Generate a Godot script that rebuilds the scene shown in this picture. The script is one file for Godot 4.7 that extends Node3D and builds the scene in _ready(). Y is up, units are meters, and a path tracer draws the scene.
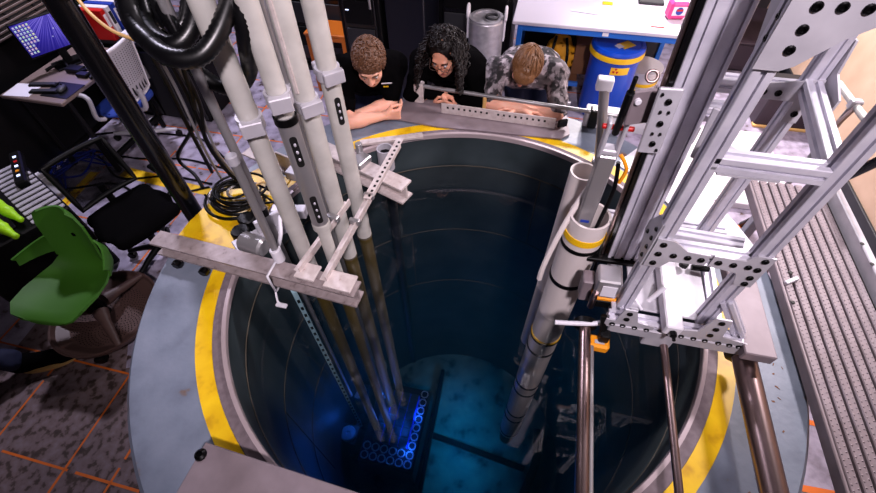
extends Node3D
# A research reactor pool seen from above: machine axes are the world axes, rim top at y = 1, room floor at y = 0.

# paths of the hoses and cables, in metres
const HOSE_A := [Vector3(-0.958, 2.201, -0.039), Vector3(-0.895, 2.078, 0.105), Vector3(-0.805, 2.045, 0.174), Vector3(-0.728, 2.032, 0.206), Vector3(-0.667, 2.031, 0.192), Vector3(-0.632, 2.057, 0.149), Vector3(-0.611, 2.107, 0.080), Vector3(-0.601, 2.182, -0.019)]
const HOSE_B := [Vector3(-1.000, 2.178, -0.114), Vector3(-0.937, 2.064, 0.018), Vector3(-0.874, 2.024, 0.087), Vector3(-0.799, 2.012, 0.116), Vector3(-0.761, 2.029, 0.086), Vector3(-0.751, 2.070, 0.030), Vector3(-0.762, 2.155, -0.076)]
const HOSE_C := [Vector3(-0.975, 1.954, -0.063), Vector3(-0.919, 1.880, -0.030), Vector3(-0.873, 1.829, -0.026), Vector3(-0.821, 1.803, -0.021), Vector3(-0.760, 1.808, -0.025), Vector3(-0.679, 1.885, 0.004), Vector3(-0.611, 1.991, 0.065), Vector3(-0.582, 2.079, 0.077), Vector3(-0.571, 2.201, 0.032)]
const HOSE_D := [Vector3(-0.786, 2.035, -0.444), Vector3(-0.740, 1.949, -0.344), Vector3(-0.711, 1.888, -0.273), Vector3(-0.726, 1.842, -0.209)]
const HOSE_E := [Vector3(-1.012, 2.150, -0.207), Vector3(-0.948, 2.047, -0.057), Vector3(-0.886, 2.030, -0.001), Vector3(-0.826, 2.015, 0.053), Vector3(-0.788, 2.002, 0.094)]
const HOSE_F := [Vector3(-0.994, 2.146, -0.140), Vector3(-0.941, 2.052, -0.032), Vector3(-0.892, 2.020, 0.014), Vector3(-0.845, 2.013, 0.027), Vector3(-0.826, 2.036, -0.006), Vector3(-0.843, 2.133, -0.128)]
const HOSE_G := [Vector3(-1.211, 2.078, -0.231), Vector3(-1.135, 1.986, -0.098), Vector3(-1.047, 1.940, -0.027), Vector3(-0.950, 1.897, 0.021)]
const HOSE_H := [Vector3(-0.892, 2.100, -0.222), Vector3(-0.842, 2.019, -0.112), Vector3(-0.786, 1.984, -0.048), Vector3(-0.759, 2.002, -0.078), Vector3(-0.793, 2.110, -0.209)]
const CABLES := [
	["leftmost black cable dropping from the hoses to the coil on the yellow sheet", [Vector3(-1.044, 1.892, -0.032), Vector3(-1.133, 1.717, -0.115), Vector3(-1.251, 1.431, -0.212), Vector3(-1.388, 1.060, -0.331)], 0.009, "black"],
	["bright-edged cable dropping beside the leftmost black cable", [Vector3(-1.017, 1.884, -0.028), Vector3(-1.093, 1.701, -0.103), Vector3(-1.173, 1.376, -0.160), Vector3(-1.304, 1.060, -0.287)], 0.006, "metal_tube"],
	["middle black cable of the bundle running down to the coil", [Vector3(-0.984, 1.880, -0.030), Vector3(-1.083, 1.654, -0.127), Vector3(-1.143, 1.375, -0.166), Vector3(-1.227, 1.080, -0.296)], 0.008, "black"],
	["grey cable in the middle of the bundle running down to the coil", [Vector3(-0.965, 1.875, -0.030), Vector3(-1.061, 1.653, -0.132), Vector3(-1.126, 1.375, -0.170), Vector3(-1.196, 1.070, -0.283)], 0.006, "metal_tube"],
	["rightmost black cable of the bundle, swinging out over the coil", [Vector3(-0.945, 1.871, -0.029), Vector3(-1.043, 1.641, -0.121), Vector3(-1.105, 1.465, -0.126), Vector3(-1.092, 1.281, -0.140), Vector3(-1.126, 1.060, -0.249)], 0.008, "black"],
	["black cable looping low to the floor side of the bundle", [Vector3(-0.937, 1.867, -0.026), Vector3(-1.163, 1.517, -0.179), Vector3(-1.588, 1.100, -0.363), Vector3(-1.485, 1.040, -0.310), Vector3(-1.378, 1.050, -0.221)], 0.009, "black"],
	["slim cream cable strung across the top left corner to the hoses", [Vector3(-1.476, 2.012, -0.247), Vector3(-1.322, 1.962, -0.137), Vector3(-1.188, 1.942, -0.062), Vector3(-1.068, 1.945, -0.012), Vector3(-0.918, 1.983, 0.068)], 0.006, "cream_cable"],
	["thin black cable crossing the coil towards the clamp bracket", [Vector3(-1.340, 1.050, -0.178), Vector3(-1.140, 1.080, -0.073), Vector3(-1.020, 1.100, -0.125), Vector3(-0.894, 1.100, -0.186)], 0.006, "black"],
]

var mats := {}
var counts := {}


# ------------------------------------------------------------------ mesh builder
class MB:
	var v := PackedVector3Array()
	var n := PackedVector3Array()

	func tri(a: Vector3, b: Vector3, c: Vector3, na: Vector3, nb: Vector3, nc: Vector3) -> void:
		if (b - a).cross(c - a).dot(na + nb + nc) > 0.0:
			v.append(a); v.append(c); v.append(b)
			n.append(na); n.append(nc); n.append(nb)
		else:
			v.append(a); v.append(b); v.append(c)
			n.append(na); n.append(nb); n.append(nc)

	func flat(a: Vector3, b: Vector3, c: Vector3, nn: Vector3) -> void:
		tri(a, b, c, nn, nn, nn)

	func quad(a: Vector3, b: Vector3, c: Vector3, d: Vector3, nn: Vector3) -> void:
		flat(a, b, c, nn)
		flat(a, c, d, nn)

	func squad(a: Vector3, b: Vector3, c: Vector3, d: Vector3, na: Vector3, nb: Vector3, nc: Vector3, nd: Vector3) -> void:
		tri(a, b, c, na, nb, nc)
		tri(a, c, d, na, nc, nd)

	func box(x: Transform3D, s: Vector3, bev := 0.003) -> MB:
		var h := s * 0.5
		bev = minf(bev, minf(h.x, minf(h.y, h.z)) * 0.6)
		var nb := x.basis.orthonormalized()
		var ax := [Vector3.RIGHT, Vector3.UP, Vector3.BACK]
		for i in 3:
			for s0 in [-1.0, 1.0]:
				var u: Vector3 = ax[i]
				var p: Vector3 = ax[(i + 1) % 3]
				var q: Vector3 = ax[(i + 2) % 3]
				var hp: float = h[(i + 1) % 3] - bev
				var hq: float = h[(i + 2) % 3] - bev
				var o: Vector3 = u * s0 * h[i]
				quad(x * (o + p * hp + q * hq), x * (o - p * hp + q * hq), x * (o - p * hp - q * hq), x * (o + p * hp - q * hq), nb * (u * s0))
		if bev > 0.0:
			for i in 3:
				var u: Vector3 = ax[i]
				var p: Vector3 = ax[(i + 1) % 3]
				var q: Vector3 = ax[(i + 2) % 3]
				var hu: float = h[i] - bev
				var hp: float = h[(i + 1) % 3]
				var hq: float = h[(i + 2) % 3]
				for sp in [-1.0, 1.0]:
					for sq in [-1.0, 1.0]:
						var a: Vector3 = p * sp * hp + q * sq * (hq - bev)
						var b: Vector3 = p * sp * (hp - bev) + q * sq * hq
						quad(x * (a + u * hu), x * (b + u * hu), x * (b - u * hu), x * (a - u * hu), nb * ((p * sp + q * sq).normalized()))
			for sx in [-1.0, 1.0]:
				for sy in [-1.0, 1.0]:
					for sz in [-1.0, 1.0]:
						var g := Vector3(sx, sy, sz)
						flat(x * (g * Vector3(h.x, h.y - bev, h.z - bev)), x * (g * Vector3(h.x - bev, h.y, h.z - bev)), x * (g * Vector3(h.x - bev, h.y - bev, h.z)), nb * g.normalized())
		return self

	func bx(c: Vector3, s: Vector3, bev := 0.003) -> MB:
		return box(Transform3D(Basis(), c), s, bev)

	# profile of (radius, height); going up its outside, down its inside
	func lathe(x: Transform3D, prof: Array, seg := 24, a0 := 0.0, a1 := TAU) -> MB:
		var nb := x.basis.orthonormalized()
		for k in prof.size() - 1:
			var p: Vector2 = prof[k]
			var q: Vector2 = prof[k + 1]
			var e := Vector2(q.y - p.y, p.x - q.x).normalized()
			for i in seg:
				var t := a0 + (a1 - a0) * i / seg
				var w := a0 + (a1 - a0) * (i + 1) / seg
				var ct := Vector3(cos(t), 0, sin(t))
				var cw := Vector3(cos(w), 0, sin(w))
				var up := Vector3.UP
				var na: Vector3 = nb * (ct * e.x + up * e.y)
				var nw: Vector3 = nb * (cw * e.x + up * e.y)
				var A := x * (ct * p.x + up * p.y)
				var B := x * (cw * p.x + up * p.y)
				var C := x * (cw * q.x + up * q.y)
				var D := x * (ct * q.x + up * q.y)
				if p.x > 1e-6:
					tri(A, B, C, na, nw, nw)
				if q.x > 1e-6:
					tri(A, C, D, na, nw, na)
		return self

	func cyl(a: Vector3, b: Vector3, r: float, seg := 20, bev := 0.002, r2 := -1.0) -> MB:
		if r2 < 0.0:
			r2 = r
		var L := (b - a).length()
		var x := Transform3D(MB.up_to(b - a), a)
		bev = minf(bev, minf(minf(r, r2) * 0.5, L * 0.4))
		return lathe(x, [Vector2(0, 0), Vector2(r - bev, 0), Vector2(r, bev), Vector2(r2, L - bev), Vector2(r2 - bev, L), Vector2(0, L)], seg)

	# open pipe
	func pipe(a: Vector3, b: Vector3, r: float, wall: float, seg := 28) -> MB:
		var L := (b - a).length()
		return lathe(Transform3D(MB.up_to(b - a), a), [Vector2(r, 0), Vector2(r, L), Vector2(r - wall, L), Vector2(r - wall, 0), Vector2(r, 0)], seg)

	static func up_to(d: Vector3) -> Basis:
		var y := d.normalized()
		var x := y.cross(Vector3.FORWARD)
		if x.length() < 0.05:
			x = y.cross(Vector3.RIGHT)
		x = x.normalized()
		return Basis(x, y, x.cross(y))

	func tube(pts: PackedVector3Array, r, seg := 10, closed := false) -> MB:
		var m := pts.size()
		var rings := []
		var nrm := []
		var u := Vector3.ZERO
		for i in m:
			var d: Vector3
			if closed:
				d = (pts[(i + 1) % m] - pts[(i - 1 + m) % m]).normalized()
			else:
				d = (pts[mini(i + 1, m - 1)] - pts[maxi(i - 1, 0)]).normalized()
			if u == Vector3.ZERO:
				u = d.cross(Vector3.UP)
				if u.length() < 0.1:
					u = d.cross(Vector3.RIGHT)
			u = (u - d * u.dot(d)).normalized()
			var w := d.cross(u)
			var rr: float = r[mini(i, r.size() - 1)] if r is Array or r is PackedFloat32Array else r
			var ring := PackedVector3Array()
			var rn := PackedVector3Array()
			for k in seg:
				var t := TAU * k / seg
				var o := u * cos(t) + w * sin(t)
				ring.append(pts[i] + o * rr)
				rn.append(o)
			rings.append(ring)
			nrm.append(rn)
		for i in (m if closed else m - 1):
			var j := (i + 1) % m
			for k in seg:
				var l := (k + 1) % seg
				squad(rings[i][k], rings[i][l], rings[j][l], rings[j][k], nrm[i][k], nrm[i][l], nrm[j][l], nrm[j][k])
		if not closed:
			for e in [0, m - 1]:
				var d: Vector3 = (pts[0] - pts[1]).normalized() if e == 0 else (pts[m - 1] - pts[m - 2]).normalized()
				for k in seg:
					flat(pts[e], rings[e][k], rings[e][(k + 1) % seg], d)
		return self

	# polygon in the local xy plane, pushed along local z from z0 to z1
	func extrude(x: Transform3D, poly: PackedVector2Array, z0: float, z1: float) -> MB:
		var nb := x.basis.orthonormalized()
		var sgn := -1.0 if Geometry2D.is_polygon_clockwise(poly) else 1.0
		for i in poly.size():
			var p := poly[i]
			var q := poly[(i + 1) % poly.size()]
			var e := (q - p).normalized()
			var nn: Vector3 = nb * Vector3(e.y * sgn, -e.x * sgn, 0)
			quad(x * Vector3(p.x, p.y, z0), x * Vector3(q.x, q.y, z0), x * Vector3(q.x, q.y, z1), x * Vector3(p.x, p.y, z1), nn)
		var t := Geometry2D.triangulate_polygon(poly)
		for i in range(0, t.size(), 3):
			for z in [z0, z1]:
				flat(x * Vector3(poly[t[i]].x, poly[t[i]].y, z), x * Vector3(poly[t[i + 1]].x, poly[t[i + 1]].y, z), x * Vector3(poly[t[i + 2]].x, poly[t[i + 2]].y, z), nb * Vector3(0, 0, -1.0 if z == z0 else 1.0))
		return self

	func ball(c: Vector3, r: Vector3, seg := 14, rows := 8, bs := Basis()) -> MB:
		for j in rows:
			for i in seg:
				var P := []
				var Nn := []
				for d in [[0, 0], [1, 0], [1, 1], [0, 1]]:
					var th: float = PI * (j + d[1]) / rows
					var ph: float = TAU * (i + d[0]) / seg
					var o := Vector3(sin(th) * cos(ph), cos(th), sin(th) * sin(ph))
					P.append(c + bs * (o * r))
					Nn.append((bs * (o / r)).normalized())
				if j > 0:
					tri(P[0], P[1], P[2], Nn[0], Nn[1], Nn[2])
				if j < rows - 1:
					tri(P[0], P[2], P[3], Nn[0], Nn[2], Nn[3])
				elif j == rows - 1 and j == 0:
					pass
				if j == 0:
					tri(P[0], P[2], P[3], Nn[0], Nn[2], Nn[3])
				if j == rows - 1:
					tri(P[0], P[1], P[2], Nn[0], Nn[1], Nn[2])
		return self

	# a grid of points pts[row][column] as a sheet of some thickness
	func sheet(g: Array, th: float) -> MB:
		var R := g.size()
		var C: int = g[0].size()
		var nr := []
		for j in R:
			var row := PackedVector3Array()
			for i in C:
				var dx: Vector3 = g[j][mini(i + 1, C - 1)] - g[j][maxi(i - 1, 0)]
				var dy: Vector3 = g[mini(j + 1, R - 1)][i] - g[maxi(j - 1, 0)][i]
				row.append(dx.cross(dy).normalized())
			nr.append(row)
		for j in R - 1:
			for i in C - 1:
				for s in [1.0, -1.0]:
					var q := []
					var m := []
					for d in [[0, 0], [0, 1], [1, 1], [1, 0]]:
						var o: Vector3 = nr[j + d[0]][i + d[1]]
						q.append(g[j + d[0]][i + d[1]] + o * th * 0.5 * s)
						m.append(o * s)
					squad(q[0], q[1], q[2], q[3], m[0], m[1], m[2], m[3])
		var edge := []
		for i in C: edge.append([0, i])
		for j in range(1, R): edge.append([j, C - 1])
		for i in range(C - 2, -1, -1): edge.append([R - 1, i])
		for j in range(R - 2, 0, -1): edge.append([j, 0])
		var mid := Vector3.ZERO
		for e in edge: mid += g[e[0]][e[1]] / edge.size()
		for k in edge.size():
			var a: Array = edge[k]
			var b: Array = edge[(k + 1) % edge.size()]
			var A: Vector3 = g[a[0]][a[1]]
			var B: Vector3 = g[b[0]][b[1]]
			var na: Vector3 = nr[a[0]][a[1]] * th * 0.5
			var nb2: Vector3 = nr[b[0]][b[1]] * th * 0.5
			var out := (B - A).cross(na).normalized()
			if out.dot((A + B) * 0.5 - mid) < 0.0: out = -out
			quad(A + na, B + nb2, B - nb2, A - na, out)
		return self

	func done() -> ArrayMesh:
		var m := ArrayMesh.new()
		var a := []
		a.resize(Mesh.ARRAY_MAX)
		a[Mesh.ARRAY_VERTEX] = v
		a[Mesh.ARRAY_NORMAL] = n
		m.add_surface_from_arrays(Mesh.PRIMITIVE_TRIANGLES, a)
		return m


# ------------------------------------------------------------------ bodies: smooth unions of tapered capsules and ellipsoids, meshed as surface nets
func cap(a: Vector3, b: Vector3, ra: float, rb: float, k := 0.03) -> Dictionary:
	return {"t": 0, "a": a, "b": b, "ra": ra, "rb": rb, "k": k, "s": false}


func ell(c: Vector3, r: Vector3, bs := Basis(), k := 0.02, sub := false) -> Dictionary:
	return {"t": 1, "a": c, "r": r, "bs": bs, "k": k, "s": sub}


func nets(mb: MB, prims: Array, cell: float, noise: FastNoiseLite = null, amp := 0.0) -> void:
	var lo := Vector3.INF
	var hi := -Vector3.INF
	for q in prims:
		if q.s: continue
		var m: float = maxf(q.ra, q.rb) if q.t == 0 else maxf(q.r.x, maxf(q.r.y, q.r.z))
		var e := Vector3.ONE * (m + cell * 2.5 + amp)
		lo = lo.min(q.a - e)
		hi = hi.max(q.a + e)
		if q.t == 0:
			lo = lo.min(q.b - e)
			hi = hi.max(q.b + e)
	var nx := int((hi.x - lo.x) / cell) + 2
	var ny := int((hi.y - lo.y) / cell) + 2
	var nz := int((hi.z - lo.z) / cell) + 2
	var f := PackedFloat32Array()
	f.resize(nx * ny * nz)
	f.fill(1.0)
	for q in prims:
		var m: float = (maxf(q.ra, q.rb) if q.t == 0 else maxf(q.r.x, maxf(q.r.y, q.r.z))) + q.k + cell * 2.0
		var bl: Vector3 = q.a - Vector3.ONE * m
		var bh: Vector3 = q.a + Vector3.ONE * m
		if q.t == 0:
			bl = bl.min(q.b - Vector3.ONE * m)
			bh = bh.max(q.b + Vector3.ONE * m)
		var i0 := maxi(0, int((bl.x - lo.x) / cell))
		var i1 := mini(nx - 1, int((bh.x - lo.x) / cell) + 1)
		var j0 := maxi(0, int((bl.y - lo.y) / cell))
		var j1 := mini(ny - 1, int((bh.y - lo.y) / cell) + 1)
		var k0 := maxi(0, int((bl.z - lo.z) / cell))
		var k1 := mini(nz - 1, int((bh.z - lo.z) / cell) + 1)
		var kk: float = maxf(q.k, 1e-4)
		var isc: bool = q.t == 0
		var A: Vector3 = q.a
		var ab := Vector3.ZERO
		var il := 0.0
		var ra := 0.0
		var dr := 0.0
		var inv := Basis()
		var R := Vector3.ONE
		if isc:
			ab = q.b - q.a
			il = 1.0 / maxf(ab.length_squared(), 1e-8)
			ra = q.ra
			dr = q.rb - q.ra
		else:
			inv = q.bs.transposed()
			R = q.r
		var sub: bool = q.s
		for k in range(k0, k1 + 1):
			for j in range(j0, j1 + 1):
				var at := (k * ny + j) * nx
				for i in range(i0, i1 + 1):
					var p := lo + Vector3(i, j, k) * cell - A
					var d: float
					if isc:
						var t := clampf(p.dot(ab) * il, 0.0, 1.0)
						d = (p - ab * t).length() - ra - dr * t
					else:
						p = inv * p
						var g := (p / R).length()
						d = g * (g - 1.0) / maxf((p / (R * R)).length(), 1e-5)
					var o := f[at + i]
					if sub:
						var h := maxf(kk - absf(o + d), 0.0) / kk
						f[at + i] = maxf(o, -d) + h * h * kk * 0.25
					else:
						var h := maxf(kk - absf(o - d), 0.0) / kk
						f[at + i] = minf(o, d) - h * h * kk * 0.25
	if noise:
		for k in nz:
			for j in ny:
				for i in nx:
					var at := (k * ny + j) * nx + i
					if absf(f[at]) < cell * 2.0 + amp:
						var p := lo + Vector3(i, j, k) * cell
						f[at] += noise.get_noise_3dv(p) * amp
	var id := PackedInt32Array()
	id.resize(nx * ny * nz)
	id.fill(-1)
	var pos := PackedVector3Array()
	var sx := 1
	var sy := nx
	var sz := nx * ny
	var off := [0, sx, sy, sx + sy, sz, sx + sz, sy + sz, sx + sy + sz]
	var edges := [[0, 1], [2, 3], [4, 5], [6, 7], [0, 2], [1, 3], [4, 6], [5, 7], [0, 4], [1, 5], [2, 6], [3, 7]]
	for k in nz - 1:
		for j in ny - 1:
			var row := (k * ny + j) * nx
			for i in nx - 1:
				var at := row + i
				if f[at] > cell * 2.0 or f[at] < -cell * 2.0:
					continue
				var mask := 0
				for c in 8:
					if f[at + off[c]] < 0.0:
						mask |= 1 << c
				if mask == 0 or mask == 255:
					continue
				var s := Vector3.ZERO
				var m := 0
				for e in edges:
					var fa := f[at + off[e[0]]]
					var fb := f[at + off[e[1]]]
					if (fa < 0.0) != (fb < 0.0):
						var t := fa / (fa - fb)
						var ca: int = e[0]
						var cb: int = e[1]
						var pa := Vector3(ca & 1, (ca >> 1) & 1, ca >> 2)
						var pb := Vector3(cb & 1, (cb >> 1) & 1, cb >> 2)
						s += pa.lerp(pb, t)
						m += 1
				id[at] = pos.size()
				pos.append(lo + (Vector3(i, j, k) + s / m) * cell)
	var nr := PackedVector3Array()
	nr.resize(pos.size())
	var quads := PackedInt32Array()
	for k in range(1, nz - 1):
		for j in range(1, ny - 1):
			var row := (k * ny + j) * nx
			for i in range(1, nx - 1):
				var at := row + i
				if id[at] < 0:
					continue
				var ins := f[at] < 0.0
				for ax in 3:
					var st: int = [sx, sy, sz][ax]
					if (f[at + st] < 0.0) == ins:
						continue
					var u: int = [sy, sz, sx][ax]
					var w: int = [sz, sx, sy][ax]
					var a := id[at]
					var b := id[at - u]
					var c := id[at - u - w]
					var d := id[at - w]
					if a < 0 or b < 0 or c < 0 or d < 0:
						continue
					var nn := (pos[b] - pos[a]).cross(pos[c] - pos[a]) + (pos[c] - pos[a]).cross(pos[d] - pos[a])
					var outw := Vector3.ZERO
					outw[ax] = 1.0 if ins else -1.0
					if nn.dot(outw) < 0.0:
						nn = -nn
					for q in [a, b, c, d]:
						nr[q] += nn
						quads.append(q)
	for i in nr.size():
		nr[i] = nr[i].normalized()
	for q in range(0, quads.size(), 4):
		var a := quads[q]
		var b := quads[q + 1]
		var c := quads[q + 2]
		var d := quads[q + 3]
		mb.squad(pos[a], pos[b], pos[c], pos[d], nr[a], nr[b], nr[c], nr[d])


# ------------------------------------------------------------------ materials
func mat(key: String, c: Color, rough := 0.6, metal := 0.0) -> StandardMaterial3D:
	var m := StandardMaterial3D.new()
	m.resource_name = key
	m.albedo_color = c
	m.roughness = rough
	m.metallic = metal
	mats[key] = m
	return m


func noise_tex(freq: float, stops: Array, seed_ := 1, kind := FastNoiseLite.TYPE_SIMPLEX_SMOOTH, oct := 4, size := 512, normal := false, bump := 2.0) -> NoiseTexture2D:
	var f := FastNoiseLite.new()
	f.seed = seed_
	f.noise_type = kind
	f.frequency = freq
	f.fractal_octaves = oct
	var t := NoiseTexture2D.new()
	t.width = size
	t.height = size
	t.seamless = true
	t.noise = f
	if normal:
		t.as_normal_map = true
		t.bump_strength = bump
	else:
		var g := Gradient.new()
		var offs := PackedFloat32Array()
		var cols := PackedColorArray()
		for s in stops:
			offs.append(s[0])
			cols.append(s[1])
		g.offsets = offs
		g.colors = cols
		t.color_ramp = g
	return t


func tri_map(m: StandardMaterial3D, scale: float, world := true) -> void:
	m.uv1_triplanar = true
	m.uv1_world_triplanar = world
	m.uv1_scale = Vector3.ONE * scale


func glow(key: String, c: Color, e: float) -> StandardMaterial3D:
	var m := mat(key, c, 0.5)
	m.emission_enabled = true
	m.emission = c
	m.emission_energy_multiplier = e
	return m


func make_materials() -> void:
	var m := mat("floor", Color.WHITE, 0.42)
	m.albedo_texture = noise_tex(0.012, [[0.0, Color(0.2, 0.15, 0.13)], [0.15, Color(0.28, 0.22, 0.21)], [0.22, Color(0.5, 0.47, 0.53)], [0.6, Color(0.63, 0.6, 0.68)], [1.0, Color(0.69, 0.66, 0.74)]], 7, FastNoiseLite.TYPE_SIMPLEX_SMOOTH, 6, 1024)
	tri_map(m, 0.6)
	m = mat("floor_worn", Color.WHITE, 0.7)
	m.albedo_texture = noise_tex(0.02, [[0.0, Color(0.2, 0.15, 0.13)], [0.3, Color(0.27, 0.21, 0.19)], [0.42, Color(0.42, 0.35, 0.35)], [1.0, Color(0.5, 0.44, 0.46)]], 21, FastNoiseLite.TYPE_SIMPLEX_SMOOTH, 5, 512)
	tri_map(m, 1.3)
	m = mat("orange_paint", Color(0.86, 0.42, 0.1), 0.6)
	m = mat("yellow_paint", Color.WHITE, 0.42)
	m.albedo_texture = noise_tex(0.01, [[0.0, Color(0.72, 0.52, 0.04)], [0.4, Color(0.9, 0.72, 0.05)], [1.0, Color(0.95, 0.79, 0.09)]], 3)
	tri_map(m, 1.5)
	m = mat("rim_paint", Color.WHITE, 0.45)
	m.albedo_texture = noise_tex(0.008, [[0.0, Color(0.43, 0.27, 0.16)], [0.17, Color(0.39, 0.42, 0.48)], [0.45, Color(0.43, 0.465, 0.525)], [1.0, Color(0.48, 0.51, 0.57)]], 11, FastNoiseLite.TYPE_SIMPLEX_SMOOTH, 5)
	m.normal_enabled = true
	m.normal_texture = noise_tex(0.05, [], 5, FastNoiseLite.TYPE_SIMPLEX_SMOOTH, 3, 512, true, 1.0)
	m.normal_scale = 0.25
	tri_map(m, 1.1)
	m = mat("concrete", Color.WHITE, 0.75)
	m.albedo_texture = noise_tex(0.03, [[0.0, Color(0.4, 0.35, 0.37)], [1.0, Color(0.5, 0.45, 0.47)]], 13)
	tri_map(m, 2.0)
	m = mat("lip_metal", Color(0.68, 0.62, 0.63), 0.45, 0.2)
	m = mat("liner", Color.WHITE, 0.5)
	m.albedo_texture = noise_tex(0.006, [[0.0, Color(0.14, 0.18, 0.19)], [0.5, Color(0.19, 0.23, 0.245)], [1.0, Color(0.25, 0.29, 0.3)]], 17)
	tri_map(m, 0.8)
	m = mat("seam", Color(0.33, 0.3, 0.25), 0.6)
	m = mat("tank_bottom", Color.WHITE, 0.7)
	m.albedo_texture = noise_tex(0.007, [[0.0, Color(0.12, 0.2, 0.2)], [0.3, Color(0.36, 0.5, 0.5)], [1.0, Color(0.5, 0.64, 0.62)]], 19, FastNoiseLite.TYPE_SIMPLEX_SMOOTH, 5)
	tri_map(m, 1.0)
	m = mat("water", Color(0.008, 0.03, 0.032, 0.2), 0.02)
	m.transparency = BaseMaterial3D.TRANSPARENCY_ALPHA
	m.metallic_specular = 0.4
	m = mat("alu", Color.WHITE, 0.36, 0.22)
	m.albedo_texture = noise_tex(0.01, [[0.0, Color(0.72, 0.71, 0.76)], [1.0, Color(0.82, 0.81, 0.85)]], 23)
	tri_map(m, 2.0)
	m = mat("alu_plate", Color.WHITE, 0.45, 0.15)
	m.albedo_texture = noise_tex(0.01, [[0.0, Color(0.66, 0.65, 0.68)], [1.0, Color(0.76, 0.75, 0.78)]], 29)
	tri_map(m, 1.5)
	m = mat("steel_plate", Color.WHITE, 0.5, 0.12)
	m.albedo_texture = noise_tex(0.01, [[0.0, Color(0.48, 0.43, 0.45)], [1.0, Color(0.55, 0.5, 0.52)]], 31)
	tri_map(m, 1.5)
	m = mat("channel_steel", Color.WHITE, 0.5, 0.1)
	m.albedo_texture = noise_tex(0.02, [[0.0, Color(0.42, 0.36, 0.36)], [0.25, Color(0.56, 0.51, 0.51)], [1.0, Color(0.64, 0.59, 0.59)]], 67)
	tri_map(m, 2.0)
	m = mat("chrome", Color(0.58, 0.5, 0.49), 0.3, 1.0)
	m = mat("white_tube", Color.WHITE, 0.4, 0.1)
	m.albedo_texture = noise_tex(0.01, [[0.0, Color(0.7, 0.69, 0.67)], [1.0, Color(0.8, 0.79, 0.77)]], 37)
	tri_map(m, 1.5)
	mat("metal_tube", Color(0.62, 0.61, 0.62), 0.35, 0.6)
	mat("pvc", Color(0.84, 0.8, 0.79), 0.38)
	mat("wet_tube", Color(0.36, 0.3, 0.12), 0.45)
	m = mat("old_white", Color.WHITE, 0.55)
	m.albedo_texture = noise_tex(0.02, [[0.0, Color(0.6, 0.5, 0.46)], [0.2, Color(0.74, 0.69, 0.68)], [1.0, Color(0.82, 0.78, 0.77)]], 41)
	tri_map(m, 2.5)
	mat("black", Color(0.02, 0.02, 0.024), 0.45).metallic_specular = 0.3
	mat("black_gloss", Color(0.02, 0.02, 0.026), 0.2)
	m = mat("black_hose", Color(0.02, 0.02, 0.028), 0.35)
	mat("black_cloth", Color(0.02, 0.018, 0.022), 0.9).metallic_specular = 0.12
	mat("hole", Color(0.008, 0.008, 0.01), 0.6)
	mat("bolt", Color(0.03, 0.028, 0.035), 0.3, 0.5)
	mat("grey_plastic", Color(0.66, 0.65, 0.68), 0.5)
	mat("dark_grey", Color(0.12, 0.12, 0.14), 0.55)
	mat("white", Color(0.86, 0.85, 0.88), 0.5)
	mat("table_top", Color(0.8, 0.78, 0.83), 0.4)
	mat("desk_top", Color(0.46, 0.4, 0.38), 0.45)
	mat("blue_paint", Color(0.08, 0.38, 0.74), 0.4)
	mat("barrel_blue", Color(0.03, 0.27, 0.74), 0.32)
	mat("yellow", Color(0.95, 0.75, 0.04), 0.4)
	mat("yellow_cloth", Color(0.8, 0.55, 0.03), 0.7)
	mat("orange", Color(0.95, 0.6, 0.06), 0.5)
	mat("cardboard", Color(0.42, 0.27, 0.17), 0.8)
	mat("bucket_white", Color(0.8, 0.78, 0.78), 0.35)
	mat("red", Color(0.75, 0.06, 0.05), 0.45)
	mat("pink", Color(0.85, 0.2, 0.5), 0.5)
	mat("green_plastic", Color(0.2, 0.4, 0.06), 0.6)
	mat("lime", Color(0.62, 0.86, 0.05), 0.5)
	mat("binder_green", Color(0.3, 0.65, 0.1), 0.5)
	mat("binder_blue", Color(0.08, 0.2, 0.6), 0.5)
	mat("seat_blue", Color(0.1, 0.22, 0.55), 0.8)
	mat("blue_cable", Color(0.05, 0.2, 0.75), 0.45)
	mat("cream_cable", Color(0.85, 0.68, 0.42), 0.5)
	mat("node_base", Color(0.3, 0.22, 0.2), 0.5)
	mat("navy", Color(0.025, 0.03, 0.075), 0.35)
	mat("wood", Color(0.8, 0.42, 0.08), 0.45)
	m = mat("cask_metal", Color.WHITE, 0.38, 0.45)
	m.albedo_texture = noise_tex(0.015, [[0.0, Color(0.6, 0.59, 0.62)], [1.0, Color(0.78, 0.77, 0.79)]], 43)
	tri_map(m, 1.5)
	m = mat("tan_wall", Color.WHITE, 0.85)
	m.albedo_texture = noise_tex(0.01, [[0.0, Color(0.74, 0.62, 0.52)], [1.0, Color(0.82, 0.7, 0.6)]], 47)
	tri_map(m, 0.5)
	mat("wall_grey", Color(0.3, 0.28, 0.3), 0.85)
	mat("ceiling", Color(0.25, 0.25, 0.27), 0.9)
	mat("purple_grey", Color(0.2, 0.15, 0.19), 0.55)
	m = mat("skin", Color(0.92, 0.68, 0.58), 0.5)
	m.subsurf_scatter_enabled = true
	m.subsurf_scatter_strength = 0.08
	m = mat("skin_tan", Color(0.86, 0.6, 0.49), 0.5)
	m.subsurf_scatter_enabled = true
	m.subsurf_scatter_strength = 0.08
	mat("lips", Color(0.66, 0.28, 0.27), 0.45)
	m = mat("hair_brown", Color.WHITE, 0.5)
	m.albedo_texture = noise_tex(0.05, [[0.0, Color(0.16, 0.09, 0.06)], [0.5, Color(0.36, 0.23, 0.15)], [1.0, Color(0.55, 0.38, 0.26)]], 53)
	tri_map(m, 6.0)
	m = mat("hair_black", Color(0.065, 0.04, 0.04), 0.45)
	m.metallic_specular = 0.35
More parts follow.
